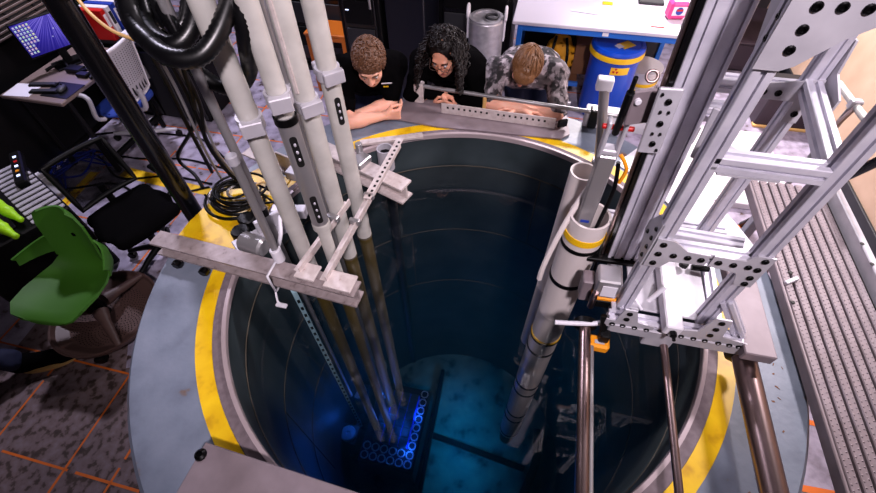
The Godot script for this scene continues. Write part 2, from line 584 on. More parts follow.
	m = mat("hair_blond", Color.WHITE, 0.5)
	m.albedo_texture = noise_tex(0.05, [[0.0, Color(0.2, 0.12, 0.06)], [0.5, Color(0.42, 0.27, 0.15)], [1.0, Color(0.62, 0.44, 0.27)]], 59)
	tri_map(m, 6.0)
	m = mat("camo", Color.WHITE, 0.8)
	m.albedo_texture = noise_tex(0.011, [[0.0, Color(0.04, 0.035, 0.045)], [0.47, Color(0.07, 0.06, 0.07)], [0.51, Color(0.26, 0.23, 0.25)], [0.58, Color(0.4, 0.36, 0.38)], [0.63, Color(0.7, 0.66, 0.68)], [1.0, Color(0.82, 0.78, 0.8)]], 61, FastNoiseLite.TYPE_SIMPLEX_SMOOTH, 4)
	tri_map(m, 2.2)
	mat("jeans", Color(0.07, 0.1, 0.22), 0.85)
	mat("fuel_box", Color(0.25, 0.34, 0.36), 0.5, 0.1)
	mat("grid_metal", Color(0.65, 0.8, 0.85), 0.4)
	m = mat("sheer", Color(0.015, 0.015, 0.02, 0.66), 0.8)
	m.transparency = BaseMaterial3D.TRANSPARENCY_ALPHA
	m.metallic_specular = 0.1
	glow("cherenkov_glow", Color(0.06, 0.22, 1.0), 0.3)
	glow("exit_green", Color(0.05, 0.9, 0.25), 3.0)
	glow("lamp_glow", Color(1.0, 0.97, 0.98), 3.0)
	glow("led_white", Color(0.8, 0.85, 1.0), 1.5)


# ------------------------------------------------------------------ nodes
func numbered(called: String, under: Node = null) -> String:
	var key := called if under == null else str(under.get_instance_id()) + called
	counts[key] = counts.get(key, -1) + 1
	return called if counts[key] == 0 else "%s_%03d" % [called, counts[key]]


func thing(called: String, label: String, category: String, at := Vector3.ZERO, turn := 0.0, group := "") -> Node3D:
	var o := Node3D.new()
	o.name = numbered(called)
	add_child(o, true)
	o.position = at
	o.rotation.y = turn
	tag(o, label, category, group)
	return o


func tag(o: Node3D, label: String, category: String, group := "") -> Node3D:
	o.set_meta("label", label)
	o.set_meta("category", category)
	if group:
		o.set_meta("group", group)
	return o


func part(parent: Node3D, called: String, mesh: Mesh, key: String, x := Transform3D()) -> MeshInstance3D:
	var o := MeshInstance3D.new()
	o.name = numbered(called, parent)
	o.mesh = mesh
	o.material_override = mats[key]
	o.transform = x
	parent.add_child(o, true)
	return o


func solo(called: String, label: String, category: String, mesh: Mesh, key: String, at := Vector3.ZERO, group := "") -> MeshInstance3D:
	var o := MeshInstance3D.new()
	o.name = numbered(called)
	o.mesh = mesh
	o.material_override = mats[key]
	o.position = at
	add_child(o, true)
	tag(o, label, category, group)
	return o


func struct(called: String, mesh: Mesh, key: String) -> MeshInstance3D:
	var o := MeshInstance3D.new()
	o.name = numbered(called)
	o.mesh = mesh
	o.material_override = mats[key]
	o.set_meta("kind", "structure")
	add_child(o, true)
	return o


func mb() -> MB:
	return MB.new()


func V(x: float, y: float, z: float) -> Vector3:
	return Vector3(x, y, z)


func curve(pts: Array, step := 0.03) -> PackedVector3Array:
	var c := Curve3D.new()
	for i in pts.size():
		var a: Vector3 = pts[maxi(i - 1, 0)]
		var b: Vector3 = pts[mini(i + 1, pts.size() - 1)]
		var t := (b - a) / 6.0
		c.add_point(pts[i], -t, t)
	c.bake_interval = step
	return c.get_baked_points()


# a frame whose z runs from a to b and whose y leans towards up
func along(a: Vector3, b: Vector3, up := Vector3.UP) -> Transform3D:
	var z := (b - a).normalized()
	if absf(z.dot(up)) > 0.98:
		up = Vector3.FORWARD
	var x := up.cross(z).normalized()
	return Transform3D(Basis(x, z.cross(x), z), a)


# outline of a slotted aluminium profile, w by h, with nx slots on the wide faces and ny on the narrow ones
func slot_profile(w: float, h: float, nx: int, ny: int) -> PackedVector2Array:
	var out := PackedVector2Array()
	var corners := [Vector2(-w, -h) / 2, Vector2(w, -h) / 2, Vector2(w, h) / 2, Vector2(-w, h) / 2]
	for k in 4:
		var a: Vector2 = corners[k]
		var b: Vector2 = corners[(k + 1) % 4]
		var d := (b - a).normalized()
		var inw := Vector2(-d.y, d.x)
		var L := (b - a).length()
		var cnt := nx if k % 2 == 0 else ny
		var pitch := L / cnt
		out.append(a + d * 0.002 + inw * 0.0)
		for i in cnt:
			var c := a + d * pitch * (i + 0.5)
			var g := 0.0056
			out.append(c - d * g)
			out.append(c - d * g + inw * 0.009)
			out.append(c + d * g + inw * 0.009)
			out.append(c + d * g)
		out.append(b - d * 0.002)
	return out


func rail_mesh(a: Vector3, b: Vector3, w: float, h: float, nx := 1, ny := 1, up := Vector3.UP) -> ArrayMesh:
	var m := mb()
	m.extrude(along(a, b, up), slot_profile(w, h, nx, ny), 0.0, (b - a).length())
	return m.done()


func bolt_mesh(r: float) -> ArrayMesh:
	var m := mb()
	m.lathe(Transform3D(), [Vector2(0.0, -0.004), Vector2(r, -0.004), Vector2(r, 0.003), Vector2(r * 0.8, 0.005), Vector2(r * 0.5, 0.005), Vector2(r * 0.4, 0.001), Vector2(0, 0.001)], 14)
	return m.done()


# ------------------------------------------------------------------ the scene
func _ready() -> void:
	var cam := Camera3D.new()
	cam.name = "Camera"
	cam.fov = 58.95
	cam.near = 0.02
	cam.far = 60.0
	cam.transform = Transform3D(Basis(Vector3.UP, deg_to_rad(13.7)) * Basis(Vector3.RIGHT, -0.8971) * Basis(Vector3.BACK, -0.0218), V(0.167, 2.585, 1.09))
	add_child(cam)
	cam.current = true
	var we := WorldEnvironment.new()
	we.name = "Environment"
	var env := Environment.new()
	env.background_mode = Environment.BG_COLOR
	env.background_color = Color(0.01, 0.01, 0.012)
	env.tonemap_mode = Environment.TONE_MAPPER_LINEAR
	env.tonemap_exposure = 1.0
	env.sdfgi_enabled = true
	env.ssao_enabled = true
	env.ssil_enabled = true
	env.volumetric_fog_enabled = true
	env.volumetric_fog_density = 0.0
	we.environment = env
	add_child(we)
	make_materials()

	# unseen high-bay lamps, placed and aimed for the light they give: [place, energy, radius of the shade, colour]
	lamp(V(2.55, 3.4, -1.6), V(0.5, 0.8, -0.9), 80.0, 9.0, 0.22, Color(1.0, 0.95, 0.98))
	lamp(V(0.55, 3.0, -4.3), V(0.4, 0.0, -3.0), 80.0, 6.0, 0.18, Color(1.0, 0.95, 1.0))
	lamp(V(0.9, 4.6, 2.4), V(-0.5, 1.1, -1.0), 29.0, 20.0, 0.22, Color(1.0, 0.94, 0.98))  # unseen; aimed for front light on the tower and people
	lamp(V(-3.5, 4.6, -2.7), V(-3.5, 0.0, -2.2), 75.0, 20.0, 0.22, Color(0.93, 0.9, 1.0))

	lamp(V(1.0, 3.2, -4.6), V(2.8, 0.6, -1.6), 40.0, 30.0, 0.18, Color(1.0, 0.95, 0.95))  # added to brighten the right wall, no such lamp known

	build_room()
	build_pool()
	build_core()
	build_tubes()
	build_left_gear()
	build_machine()
	build_platform()
	build_far_rim()
	build_people()
	build_back()
	build_left_side()
	build_hoses()


func lamp(at: Vector3, aim: Vector3, cone: float, e: float, r: float, c: Color) -> void:
	var bs := MB.up_to(at - aim)
	var tilt := Transform3D(bs, Vector3.ZERO)
	var t := thing("ceiling_lamp", "round high-bay ceiling lamp hanging %s" % ("low at the back wall, added to brighten the right wall" if at.z < -4.5 else "low above the white bench at the back" if at.z < -3.0 else "over the left desks" if at.x < 0.0 else "close to the right wall beside the work platform" if at.z < 0.0 else "over the near side of the pool, unseen and aimed for front light"), "lamp", at, 0.0, "high-bay lamps")
	part(t, "shade", mb().lathe(tilt, [Vector2(r, 0.0), Vector2(r * 0.55, 0.22), Vector2(0.06, 0.26), Vector2(0.0, 0.26)], 28).lathe(tilt, [Vector2(0.05, 0.25), Vector2(r * 0.52, 0.21), Vector2(r - 0.006, 0.0), Vector2(r, 0.0)], 28).done(), "dark_grey")
	part(t, "rod", mb().cyl(V(0, 0.2, 0), V(0, 5.2 - at.y, 0), 0.012).done(), "dark_grey")
	part(t, "diffuser", mb().lathe(tilt, [Vector2(0, 0.02), Vector2(r * 0.9, 0.02), Vector2(r * 0.85, 0.06), Vector2(0, 0.06)], 28).done(), "lamp_glow")
	var l := SpotLight3D.new()
	l.name = "LampLight"
	l.light_color = c
	l.light_energy = e
	l.light_size = r * 0.8
	l.spot_angle = cone
	l.spot_angle_attenuation = 0.7
	l.spot_range = 14.0
	l.spot_attenuation = 2.0
	l.shadow_enabled = true
	l.transform = Transform3D(bs * Basis(Vector3.RIGHT, -PI / 2), bs * V(0, -0.02, 0))
	t.add_child(l)


func build_room() -> void:
	# floor slab with a round opening for the pool curb
	var m := mb()
	var X0 := -5.6
	var X1 := 2.8
	var Z0 := -5.2
	var Z1 := 3.2
	var N := 96
	var rect := func(t: float) -> Vector3:
		var d := Vector2(cos(t), sin(t))
		var k := INF
		if d.x > 1e-6: k = minf(k, X1 / d.x)
		if d.x < -1e-6: k = minf(k, X0 / d.x)
		if d.y > 1e-6: k = minf(k, Z1 / d.y)
		if d.y < -1e-6: k = minf(k, Z0 / d.y)
		return V(d.x * k, 0, d.y * k)
	var angs := []
	for i in N: angs.append(TAU * i / N)
	for c in [Vector2(X0, Z0), Vector2(X1, Z0), Vector2(X1, Z1), Vector2(X0, Z1)]: angs.append(fposmod(c.angle(), TAU))
	angs.sort()
	for i in angs.size():
		var a: float = angs[i]
		var b: float = angs[(i + 1) % angs.size()]
		if b < a: b += TAU
		if b - a < 1e-5: continue
		var pa := V(cos(a), 0, sin(a)) * 1.34
		var pb := V(cos(b), 0, sin(b)) * 1.34
		var qa: Vector3 = rect.call(a)
		var qb: Vector3 = rect.call(b)
		m.quad(pa, qa, qb, pb, Vector3.UP)
		var dn := V(0, -0.12, 0)
		m.quad(pa + dn, qa + dn, qb + dn, pb + dn, Vector3.DOWN)
		m.quad(pa, pb, pb + dn, pa + dn, -(pa + pb).normalized())
	var fl := struct("floor", m.done(), "floor")
	# painted grid lines and yellow bands, thin paint on the floor
	var rng := RandomNumberGenerator.new()
	rng.seed = 5
	var line := func(x0: float, z0: float, x1: float, z1: float, wd: float, key: String, nm: String):
		var L := Vector2(x1 - x0, z1 - z0).length()
		var d := Vector2(x1 - x0, z1 - z0) / L
		var q := mb()
		var s := 0.0
		while s < L:
			var e := minf(L, s + rng.randf_range(0.15, 0.6))
			var c := Vector2(x0, z0) + d * (s + e) * 0.5
			q.box(Transform3D(Basis(Vector3.UP, -d.angle()), V(c.x, 0.0008, c.y)), V(e - s, 0.0016, wd * rng.randf_range(0.75, 1.1)), 0.0)
			s = e + (rng.randf_range(0.01, 0.05) if rng.randf() < 0.5 else 0.0)
		part(fl, nm, q.done(), key)
	for z in [-4.3, -3.75, -3.25, -2.8, -2.33, -1.85, -1.35, -0.62, -0.1, 0.45, 1.0, 1.5]:
		line.call(-4.9, z, -1.5 if absf(z) < 1.3 else 1.0, z + 0.03, 0.014, "orange_paint", "painted_line")
	for x in [-4.5, -4.0, -3.45, -2.95, -2.45, -1.95, -1.66]:
		line.call(x, -4.9, x - 0.02, 1.8, 0.014, "orange_paint", "painted_line")
	line.call(1.55, -0.12, 2.6, -0.1, 0.03, "orange_paint", "painted_line")
	line.call(1.55, 0.27, 2.6, 0.23, 0.03, "orange_paint", "painted_line")
	line.call(2.06, -0.6, 2.07, 1.4, 0.03, "orange_paint", "painted_line")
	line.call(1.55, -1.6, 2.6, -1.6, 0.03, "orange_paint", "painted_line")
	line.call(1.75, -3.6, 1.75, -1.2, 0.03, "orange_paint", "painted_line")
	line.call(-3.25, -1.16, -1.6, -1.02, 0.11, "yellow_paint", "painted_band")
	line.call(-3.5, -1.1, -3.42, 0.2, 0.1, "yellow_paint", "painted_band")
	# worn patch of floor, its paint walked off
	var wp := PackedVector2Array()
	for i in 28:
		var a := TAU * i / 28
		var rr := 1.0 + 0.16 * sin(i * 2.7) + 0.1 * sin(i * 5.1)
		wp.append(Vector2(-2.35 + cos(a) * 0.95 * rr, 1.1 + sin(a) * 0.9 * rr))
	part(fl, "worn_patch", mb().extrude(Transform3D(Basis(Vector3.RIGHT, PI / 2), Vector3.ZERO), wp, -0.0006, 0.001).done(), "floor_worn")
	# walls with thickness, ceiling
	struct("wall_left", mb().bx(V(-5.7, 2.6, -1.0), V(0.2, 5.5, 8.8), 0.0).done(), "wall_grey")
	struct("wall_right", mb().bx(V(2.9, 2.6, -1.0), V(0.2, 5.5, 8.8), 0.0).done(), "tan_wall")
	struct("wall_back", mb().bx(V(-1.4, 2.6, -5.3), V(8.8, 5.5, 0.2), 0.0).done(), "wall_grey")
	struct("wall_front", mb().bx(V(-1.4, 2.6, 3.3), V(8.8, 5.5, 0.2), 0.0).done(), "wall_grey")
	struct("ceiling", mb().bx(V(-1.4, 5.3, -1.0), V(8.8, 0.2, 8.8), 0.0).done(), "ceiling")
	struct("baseboard_right", mb().bx(V(2.79, 0.06, -1.0), V(0.02, 0.12, 8.4)).done(), "dark_grey")
	# green exit sign high on the back wall: its reflection shows in the water
	var s := thing("exit_sign", "green glowing exit sign high on the back wall, mirrored in the water", "sign", V(-1.6, 4.25, -5.17))
	part(s, "housing", mb().bx(V(0, 0, 0), V(0.36, 0.2, 0.05), 0.01).done(), "dark_grey")
	var tm := TextMesh.new()
	var sf := SystemFont.new()
	sf.font_names = PackedStringArray(["Droid Sans"])
	sf.font_weight = 700
	tm.font = sf
	tm.text = "EXIT"
	tm.font_size = 40
	tm.pixel_size = 0.004
	tm.depth = 0.008
	part(s, "lettering", tm, "exit_green", Transform3D(Basis(), V(0, 0, 0.028)))
	var el := OmniLight3D.new()
	el.name = "SignLight"
	el.light_color = Color(0.1, 1.0, 0.35)
	el.light_energy = 0.03
	el.light_size = 0.05
	el.omni_range = 10.0
	el.omni_attenuation = 2.0
	el.shadow_enabled = true
	el.position = V(0, 0, 0.12)
	s.add_child(el)


func build_pool() -> void:
	var t := thing("reactor_pool", "wide round pool curb painted blue-grey with a yellow ring, around a deep dark tank", "pool")
	part(t, "curb", mb().lathe(Transform3D(), [Vector2(1.355, 0), Vector2(1.365, 0.02), Vector2(1.365, 0.975), Vector2(1.345, 1.0), Vector2(1.0, 1.0), Vector2(1.0, 0.985)], 128).done(), "rim_paint")
	part(t, "yellow_ring", mb().lathe(Transform3D(), [Vector2(1.112, 0.999), Vector2(1.112, 1.0015), Vector2(1.048, 1.0015), Vector2(1.048, 0.999)], 128).done(), "yellow_paint")
	part(t, "bare_ring", mb().lathe(Transform3D(), [Vector2(1.048, 0.999), Vector2(1.046, 1.003), Vector2(1.005, 1.003), Vector2(1.005, 0.999)], 128).done(), "concrete")
	part(t, "lip", mb().lathe(Transform3D(), [Vector2(1.008, 0.999), Vector2(1.008, 1.014), Vector2(0.994, 1.014), Vector2(0.992, 1.01), Vector2(0.992, 0.985), Vector2(0.9995, 0.985)], 128).done(), "lip_metal")
	var ln := part(t, "liner", mb().lathe(Transform3D(), [Vector2(1.0, 0.985), Vector2(1.0, -1.98)], 128).done(), "liner")
	part(t, "tank_floor", mb().lathe(Transform3D(), [Vector2(1.0, -1.98), Vector2(0.0, -1.98)], 96).done(), "tank_bottom")
	for y in [0.765, 0.16, -0.5]:
		part(ln, "weld_seam", mb().lathe(Transform3D(), [Vector2(0.999, y - 0.004), Vector2(0.996, y - 0.002), Vector2(0.996, y + 0.002), Vector2(0.999, y + 0.004)], 128).done(), "seam")
	for q in [[-1.25, 0.765, 0.16], [3.3, 0.765, -0.5], [2.6, 0.16, -1.2], [-2.1, 0.16, -0.5], [-0.5, 0.765, 0.16]]:
		var c := V(cos(q[0]), 0, sin(q[0])) * 0.998
		part(ln, "weld_seam", mb().box(Transform3D(Basis(Vector3.UP, -q[0]), c + V(0, (q[1] + q[2]) / 2, 0)), V(0.005, q[1] - q[2], 0.007), 0.001).done(), "seam")
	# rust marks on the right of the curb
	var rs := mb()
	var rng := RandomNumberGenerator.new()
	rng.seed = 31
	for i in 16:
		var a := 0.28 + rng.randf_range(-0.3, 0.3)
		var r := 1.245 + rng.randf_range(-0.02, 0.03)
		rs.box(Transform3D(Basis(Vector3.UP, rng.randf_range(0, 3)), V(cos(a) * r, 1.0003, sin(a) * r)), V(rng.randf_range(0.002, 0.006), 0.0012, rng.randf_range(0.003, 0.013)), 0.0)
	part(t, "rust_marks", rs.done(), "cardboard").set_meta("kind", "stuff")
	var w := solo("water", "still dark clear water filling the round tank below the rim", "water", mb().lathe(Transform3D(), [Vector2(0.989, 0.0), Vector2(0.0, 0.0)], 96).done(), "water", V(0, 0.78, 0))
	w.set_meta("kind", "stuff")
	# the body of water, which soaks up red light and scatters the blue of the core
	var fv := FogVolume.new()
	fv.name = "water_body"
	fv.shape = RenderingServer.FOG_VOLUME_SHAPE_CYLINDER
	fv.size = V(1.98, 2.73, 1.98)
	fv.position = V(0, -1.375, 0)
	var fm := FogMaterial.new()
	fm.albedo = Color(0.04, 0.3, 0.42)
	fm.density = 0.32
	fv.material = fm
	fv.set_meta("kind", "stuff")
	w.add_child(fv)


func build_core() -> void:
	# grid of sleeves at the pool bottom, fuel boxes in its middle glowing blue
	var c := thing("reactor_core", "rectangular reactor core grid with round holes glowing blue deep in the pool", "reactor core", V(-0.53, -1.95, 0.0))
	part(c, "support_frame", mb().bx(V(0, 0.2, 0), V(0.5, 0.4, 0.74), 0.01).done(), "fuel_box")
	var plate := part(c, "grid_plate", mb().bx(V(0, 0.425, 0), V(0.47, 0.03, 0.7), 0.004).done(), "dark_grey")
	var ring := mb().tube(circle(0.031, 16), 0.0065, 6, true).done()
	var disc := mb().cyl(V(0, 0, 0), V(0, 0.004, 0), 0.026, 14, 0.001).done()
	for i in 6:
		for j in 9:
			var p := V(0.195 - i * 0.078, 0.444, -0.312 + j * 0.078)
			if i == 0 or j >= 7:
				part(plate, "sleeve", ring, "grid_metal", Transform3D(Basis(), p))
				part(plate, "hole", disc, "hole", Transform3D(Basis(), p - V(0, 0.004, 0)))
	var fb := mb()
	fb.bx(V(0, 0, 0), V(0.074, 0.09, 0.074), 0.004)
	for k in 5:
		fb.bx(V(-0.024 + k * 0.012, 0.046, 0), V(0.004, 0.02, 0.056), 0.001)
	var fm := fb.done()
	var fg := mb().bx(V(0, 0, 0), V(0.008, 0.07, 0.07), 0.002).done()
	for i in range(1, 5):
		for j in range(1, 7):
			var p := V(0.195 - i * 0.078, 0.47, -0.312 + j * 0.078)
			part(c, "fuel_element", fm, "fuel_box", Transform3D(Basis(), p))
			part(c, "glowing_gap", fg, "cherenkov_glow", Transform3D(Basis(), p + V(0.039, 0.004, 0)))
	var lc := 0
	for q in [V(-0.08, 0.56, -0.02), V(0.1, 0.62, 0.05), V(0.17, 0.5, -0.1), V(0.17, 0.5, 0.2), V(-0.16, 0.5, -0.2), V(-0.34, 0.55, 0.06)]:
		var l := OmniLight3D.new()
		l.name = "CoreLight"
		l.light_color = Color(0.14, 0.42, 1.0)
		l.light_energy = 0.04 if lc < 5 else 0.02
		lc += 1
		l.light_size = 0.03
		l.omni_range = 6.0
		l.omni_attenuation = 2.0
		l.shadow_enabled = true
		l.position = q
		c.add_child(l)
	var l2 := SpotLight3D.new()
	l2.name = "CoreLight"
	l2.light_color = Color(0.06, 0.62, 0.95)
	l2.light_energy = 0.33
	l2.light_size = 0.06
	l2.spot_range = 6.0
	l2.spot_attenuation = 2.0
	l2.spot_angle = 70.0
	l2.spot_angle_attenuation = 0.9
	l2.rotation.x = -PI / 2
	l2.shadow_enabled = true
	l2.position = V(0.6, 0.42, 0.1)
	c.add_child(l2)
	var l3: SpotLight3D = l2.duplicate()
	l3.position = V(0.5, 0.45, -0.4)
	c.add_child(l3, true)
	# guide lugs beside the core
	for q in [[V(-0.93, -1.95, 0.17), "round lit lug on the square block left of the core grid"], [V(-0.96, -1.95, -0.22), "round lit lug behind the core, left of the rods"], [V(-0.84, -1.95, -0.5), "round lug furthest back behind the core, half hidden by the rods"]]:
		var g := thing("guide_lug", q[1], "lug", q[0], 0.0, "guide lugs by the core")
		part(g, "block", mb().bx(V(0, 0.2, 0), V(0.17, 0.4, 0.17), 0.01).done(), "fuel_box")
		part(g, "cap", mb().lathe(Transform3D(), [Vector2(0.07, 0.39), Vector2(0.07, 0.415), Vector2(0.06, 0.425), Vector2(0.02, 0.425), Vector2(0.018, 0.405), Vector2(0, 0.405)], 20).done(), "grid_metal")
	# dark bars lying at the tank bottom
	solo("floor_bar", "dark square bar lying on the tank floor right of the core", "bar", mb().box(Transform3D(Basis(Vector3.UP, -0.12), V(0.22, -1.93, -0.03)), V(0.95, 0.05, 0.05), 0.006).done(), "black")
	solo("guide_rail", "dark rail along the right edge of the core grid on the tank floor", "rail", mb().box(Transform3D(Basis(Vector3.UP, 0.03), V(-0.23, -1.9, -0.15)), V(0.035, 0.14, 1.15), 0.006).done(), "black")
	solo("bottom_hose", "dark corrugated hose curling on the tank floor at the far right", "hose", mb().tube(curve([V(0.5, -1.93, 0.75), V(0.62, -1.93, 0.5), V(0.72, -1.93, 0.2), V(0.8, -1.93, -0.1), V(0.78, -1.9, -0.35)]), 0.04, 10).done(), "black")


func circle(r: float, n: int, y := 0.0) -> PackedVector3Array:
	var p := PackedVector3Array()
	for i in n: p.append(V(cos(TAU * i / n) * r, y, sin(TAU * i / n) * r))
	return p


func collar(parent: Node3D, at: Vector3, r: float, turn := 0.0) -> void:
	var x := Transform3D(Basis(Vector3.UP, turn), at)
	var m := mb()
	m.lathe(x, [Vector2(r, -0.022), Vector2(r + 0.009, -0.022), Vector2(r + 0.009, 0.022), Vector2(r, 0.022)], 24)
	m.box(x * Transform3D(Basis(), V(0, 0, r + 0.014)), V(r * 2.1, 0.05, 0.024), 0.003)
	m.box(x * Transform3D(Basis(), V(0, 0, -r - 0.012)), V(r * 2.0, 0.05, 0.02), 0.003)
	part(parent, "clamp", m.done(), "alu_plate")


func slot_face(parent: Node3D, at: Vector3, r: float, turn: float, L: float) -> void:
	# an oblong opening in a tube wall with the works showing inside
	var x := Transform3D(Basis(Vector3.UP, turn), at)
	var poly := PackedVector2Array()
	for i in 9: poly.append(Vector2(cos(PI * i / 8) * 0.012, L / 2 + sin(PI * i / 8) * 0.012))
	for i in 9: poly.append(Vector2(cos(PI + PI * i / 8) * 0.012, -L / 2 + sin(PI + PI * i / 8) * 0.012))
	part(parent, "slot", mb().extrude(x, poly, r - 0.006, r + 0.0015).done(), "hole")
	var b := mb()
	for k in 3:
		b.ball(x * V(0, -L / 2 + L * (0.2 + 0.3 * k), r), V(0.006, 0.008, 0.004), 8, 6)
	part(parent, "rivet", b.done(), "alu")


func build_tubes() -> void:
	# control-rod guide tubes: [x, z, radius, bottom, white part from, top, label]
	var top := 3.4
	var face := atan2(0.167 + 0.6, 1.09)
	var L := {
		"a": [V(-0.682, 0, 0.079), 0.033, "white rod tube nearest the left channel beam, its clamp lowest"],
		"d": [V(-0.61, 0, -0.152), 0.0375, "white rod tube in the middle, left of the two longest"],
		"e": [V(-0.577, 0, -0.298), 0.0375, "rightmost long white rod tube, an oblong hole under its clamp"],
	}
	for k in L:
		var p: Vector3 = L[k][0]
		var r: float = L[k][1]
		var t := thing("rod_tube", L[k][2], "tube", p, 0.0, "rod tubes down to the core")
		var yb := 0.8 if k != "a" else 0.86
		part(t, "upper_tube", mb().lathe(Transform3D(), [Vector2(r, yb), Vector2(r, top), Vector2(0, top)], 28).done(), "white_tube")
		part(t, "joint", mb().lathe(Transform3D(), [Vector2(r - 0.003, yb - 0.012), Vector2(r + 0.002, yb - 0.012), Vector2(r + 0.002, yb), Vector2(r - 0.002, yb)], 28).done(), "seam")
		part(t, "lower_tube", mb().lathe(Transform3D(), [Vector2(0, -1.5), Vector2(r * 0.93, -1.5), Vector2(r * 0.93, yb - 0.01)], 24).done(), "wet_tube")
		if k == "a":
			collar(t, V(0, 1.76, 0), r, face)
		elif k == "d":
			collar(t, V(0, 1.69, 0), r, face + 0.2)
			part(t, "rack_strip", mb().bx(V(0.0, 2.05, r + 0.003), V(0.012, 0.6, 0.008), 0.001).done(), "old_white")
		else:
			collar(t, V(0, 1.73, 0), r, face + 0.2)
			slot_face(t, V(0, 1.58, 0), r, face + 0.15, 0.1)
	# slotted metal guide tube
	var b := thing("rod_tube", "grey metal rod tube with two dark oblong slots showing rivets", "tube", V(-0.565, 0, 0.061), 0.0, "rod tubes down to the core")
	part(b, "upper_tube", mb().lathe(Transform3D(), [Vector2(0.03, 1.78), Vector2(0.03, 3.4), Vector2(0, 3.4)], 24).done(), "white_tube")
	part(b, "slotted_tube", mb().lathe(Transform3D(), [Vector2(0.0335, 1.27), Vector2(0.0335, 1.78), Vector2(0.03, 1.79)], 24).done(), "metal_tube")
	part(b, "foot_tube", mb().lathe(Transform3D(), [Vector2(0.026, 0.86), Vector2(0.026, 1.26), Vector2(0.036, 1.262), Vector2(0.036, 1.29), Vector2(0.033, 1.3)], 24).done(), "white_tube")
	part(b, "lower_tube", mb().lathe(Transform3D(), [Vector2(0, -1.5), Vector2(0.027, -1.5), Vector2(0.027, 0.87)], 20).done(), "wet_tube")
	part(b, "band", mb().lathe(Transform3D(), [Vector2(0.034, 1.765), Vector2(0.038, 1.765), Vector2(0.038, 1.79), Vector2(0.034, 1.79)], 24).done(), "bolt")
	collar(b, V(0, 1.85, 0), 0.031, face)
	slot_face(b, V(0, 1.665, 0), 0.0335, face, 0.1)
	slot_face(b, V(0, 1.39, 0), 0.0335, face, 0.12)
	# two slim tubes further back
	var c := thing("slim_tube", "slim grey tube standing between the slotted tube and the middle white tube", "tube", V(-0.72, 0, -0.21))
	part(c, "shaft", mb().cyl(V(0, -1.4, 0), V(0, 3.4, 0), 0.026, 20).done(), "metal_tube")
	collar(c, V(0, 1.7, 0), 0.026, face)
	var g := thing("slim_tube", "slim bright tube close behind the leftmost white rod tube", "tube", V(-0.87, 0, 0.0))
	part(g, "shaft", mb().cyl(V(0, -1.0, 0), V(0, 2.5, 0), 0.017, 16).done(), "metal_tube")
	part(g, "band", mb().cyl(V(0, 1.2, 0), V(0, 1.24, 0), 0.02, 16).done(), "bolt")
	# open standpipe at the back channel
	var f := thing("standpipe", "dark grey standpipe with an open top beside the back channel beam", "pipe", V(-0.525, 0, -0.62))
	part(f, "shaft", mb().pipe(V(0, -1.5, 0), V(0, 1.1, 0), 0.03, 0.004, 24).done(), "dark_grey")
	part(f, "collar", mb().pipe(V(0, 1.0, 0), V(0, 1.13, 0), 0.043, 0.006, 24).done(), "grey_plastic")
	# perforated strip hanging down into the water at the left
	var s := thing("perforated_strip", "slim perforated strip hanging in the water under the left channel beam", "strip", V(-0.8, 0, 0.12))
	part(s, "strip", mb().box(Transform3D(Basis(Vector3.UP, 0.6), V(0, -0.2, 0)), V(0.024, 2.4, 0.006), 0.001).done(), "grid_metal")
	var hm := mb()
	for k in 30:
		hm.box(Transform3D(Basis(Vector3.UP, 0.6), V(0, 0.7 - k * 0.07, 0)), V(0.014, 0.03, 0.008), 0.001)
	var hp := part(s, "perforation", hm.done(), "hole")
	hp.set_meta("kind", "stuff")


func channel_poly(w: float, h: float, th: float) -> PackedVector2Array:
	# a C section lying on its side: web on top, flanges down
	return PackedVector2Array([Vector2(-w / 2, -h / 2), Vector2(-w / 2 + th, -h / 2), Vector2(-w / 2 + th, h / 2 - th), Vector2(w / 2 - th, h / 2 - th), Vector2(w / 2 - th, -h / 2), Vector2(w / 2, -h / 2), Vector2(w / 2, h / 2), Vector2(-w / 2, h / 2)])


func beam_poly(w: float, h: float, th: float) -> PackedVector2Array:
	return PackedVector2Array([Vector2(-w / 2, -h / 2), Vector2(w / 2, -h / 2), Vector2(w / 2, -h / 2 + th), Vector2(th / 2, -h / 2 + th), Vector2(th / 2, h / 2 - th), Vector2(w / 2, h / 2 - th), Vector2(w / 2, h / 2), Vector2(-w / 2, h / 2), Vector2(-w / 2, h / 2 - th), Vector2(-th / 2, h / 2 - th), Vector2(-th / 2, -h / 2 + th), Vector2(-w / 2, -h / 2 + th)])


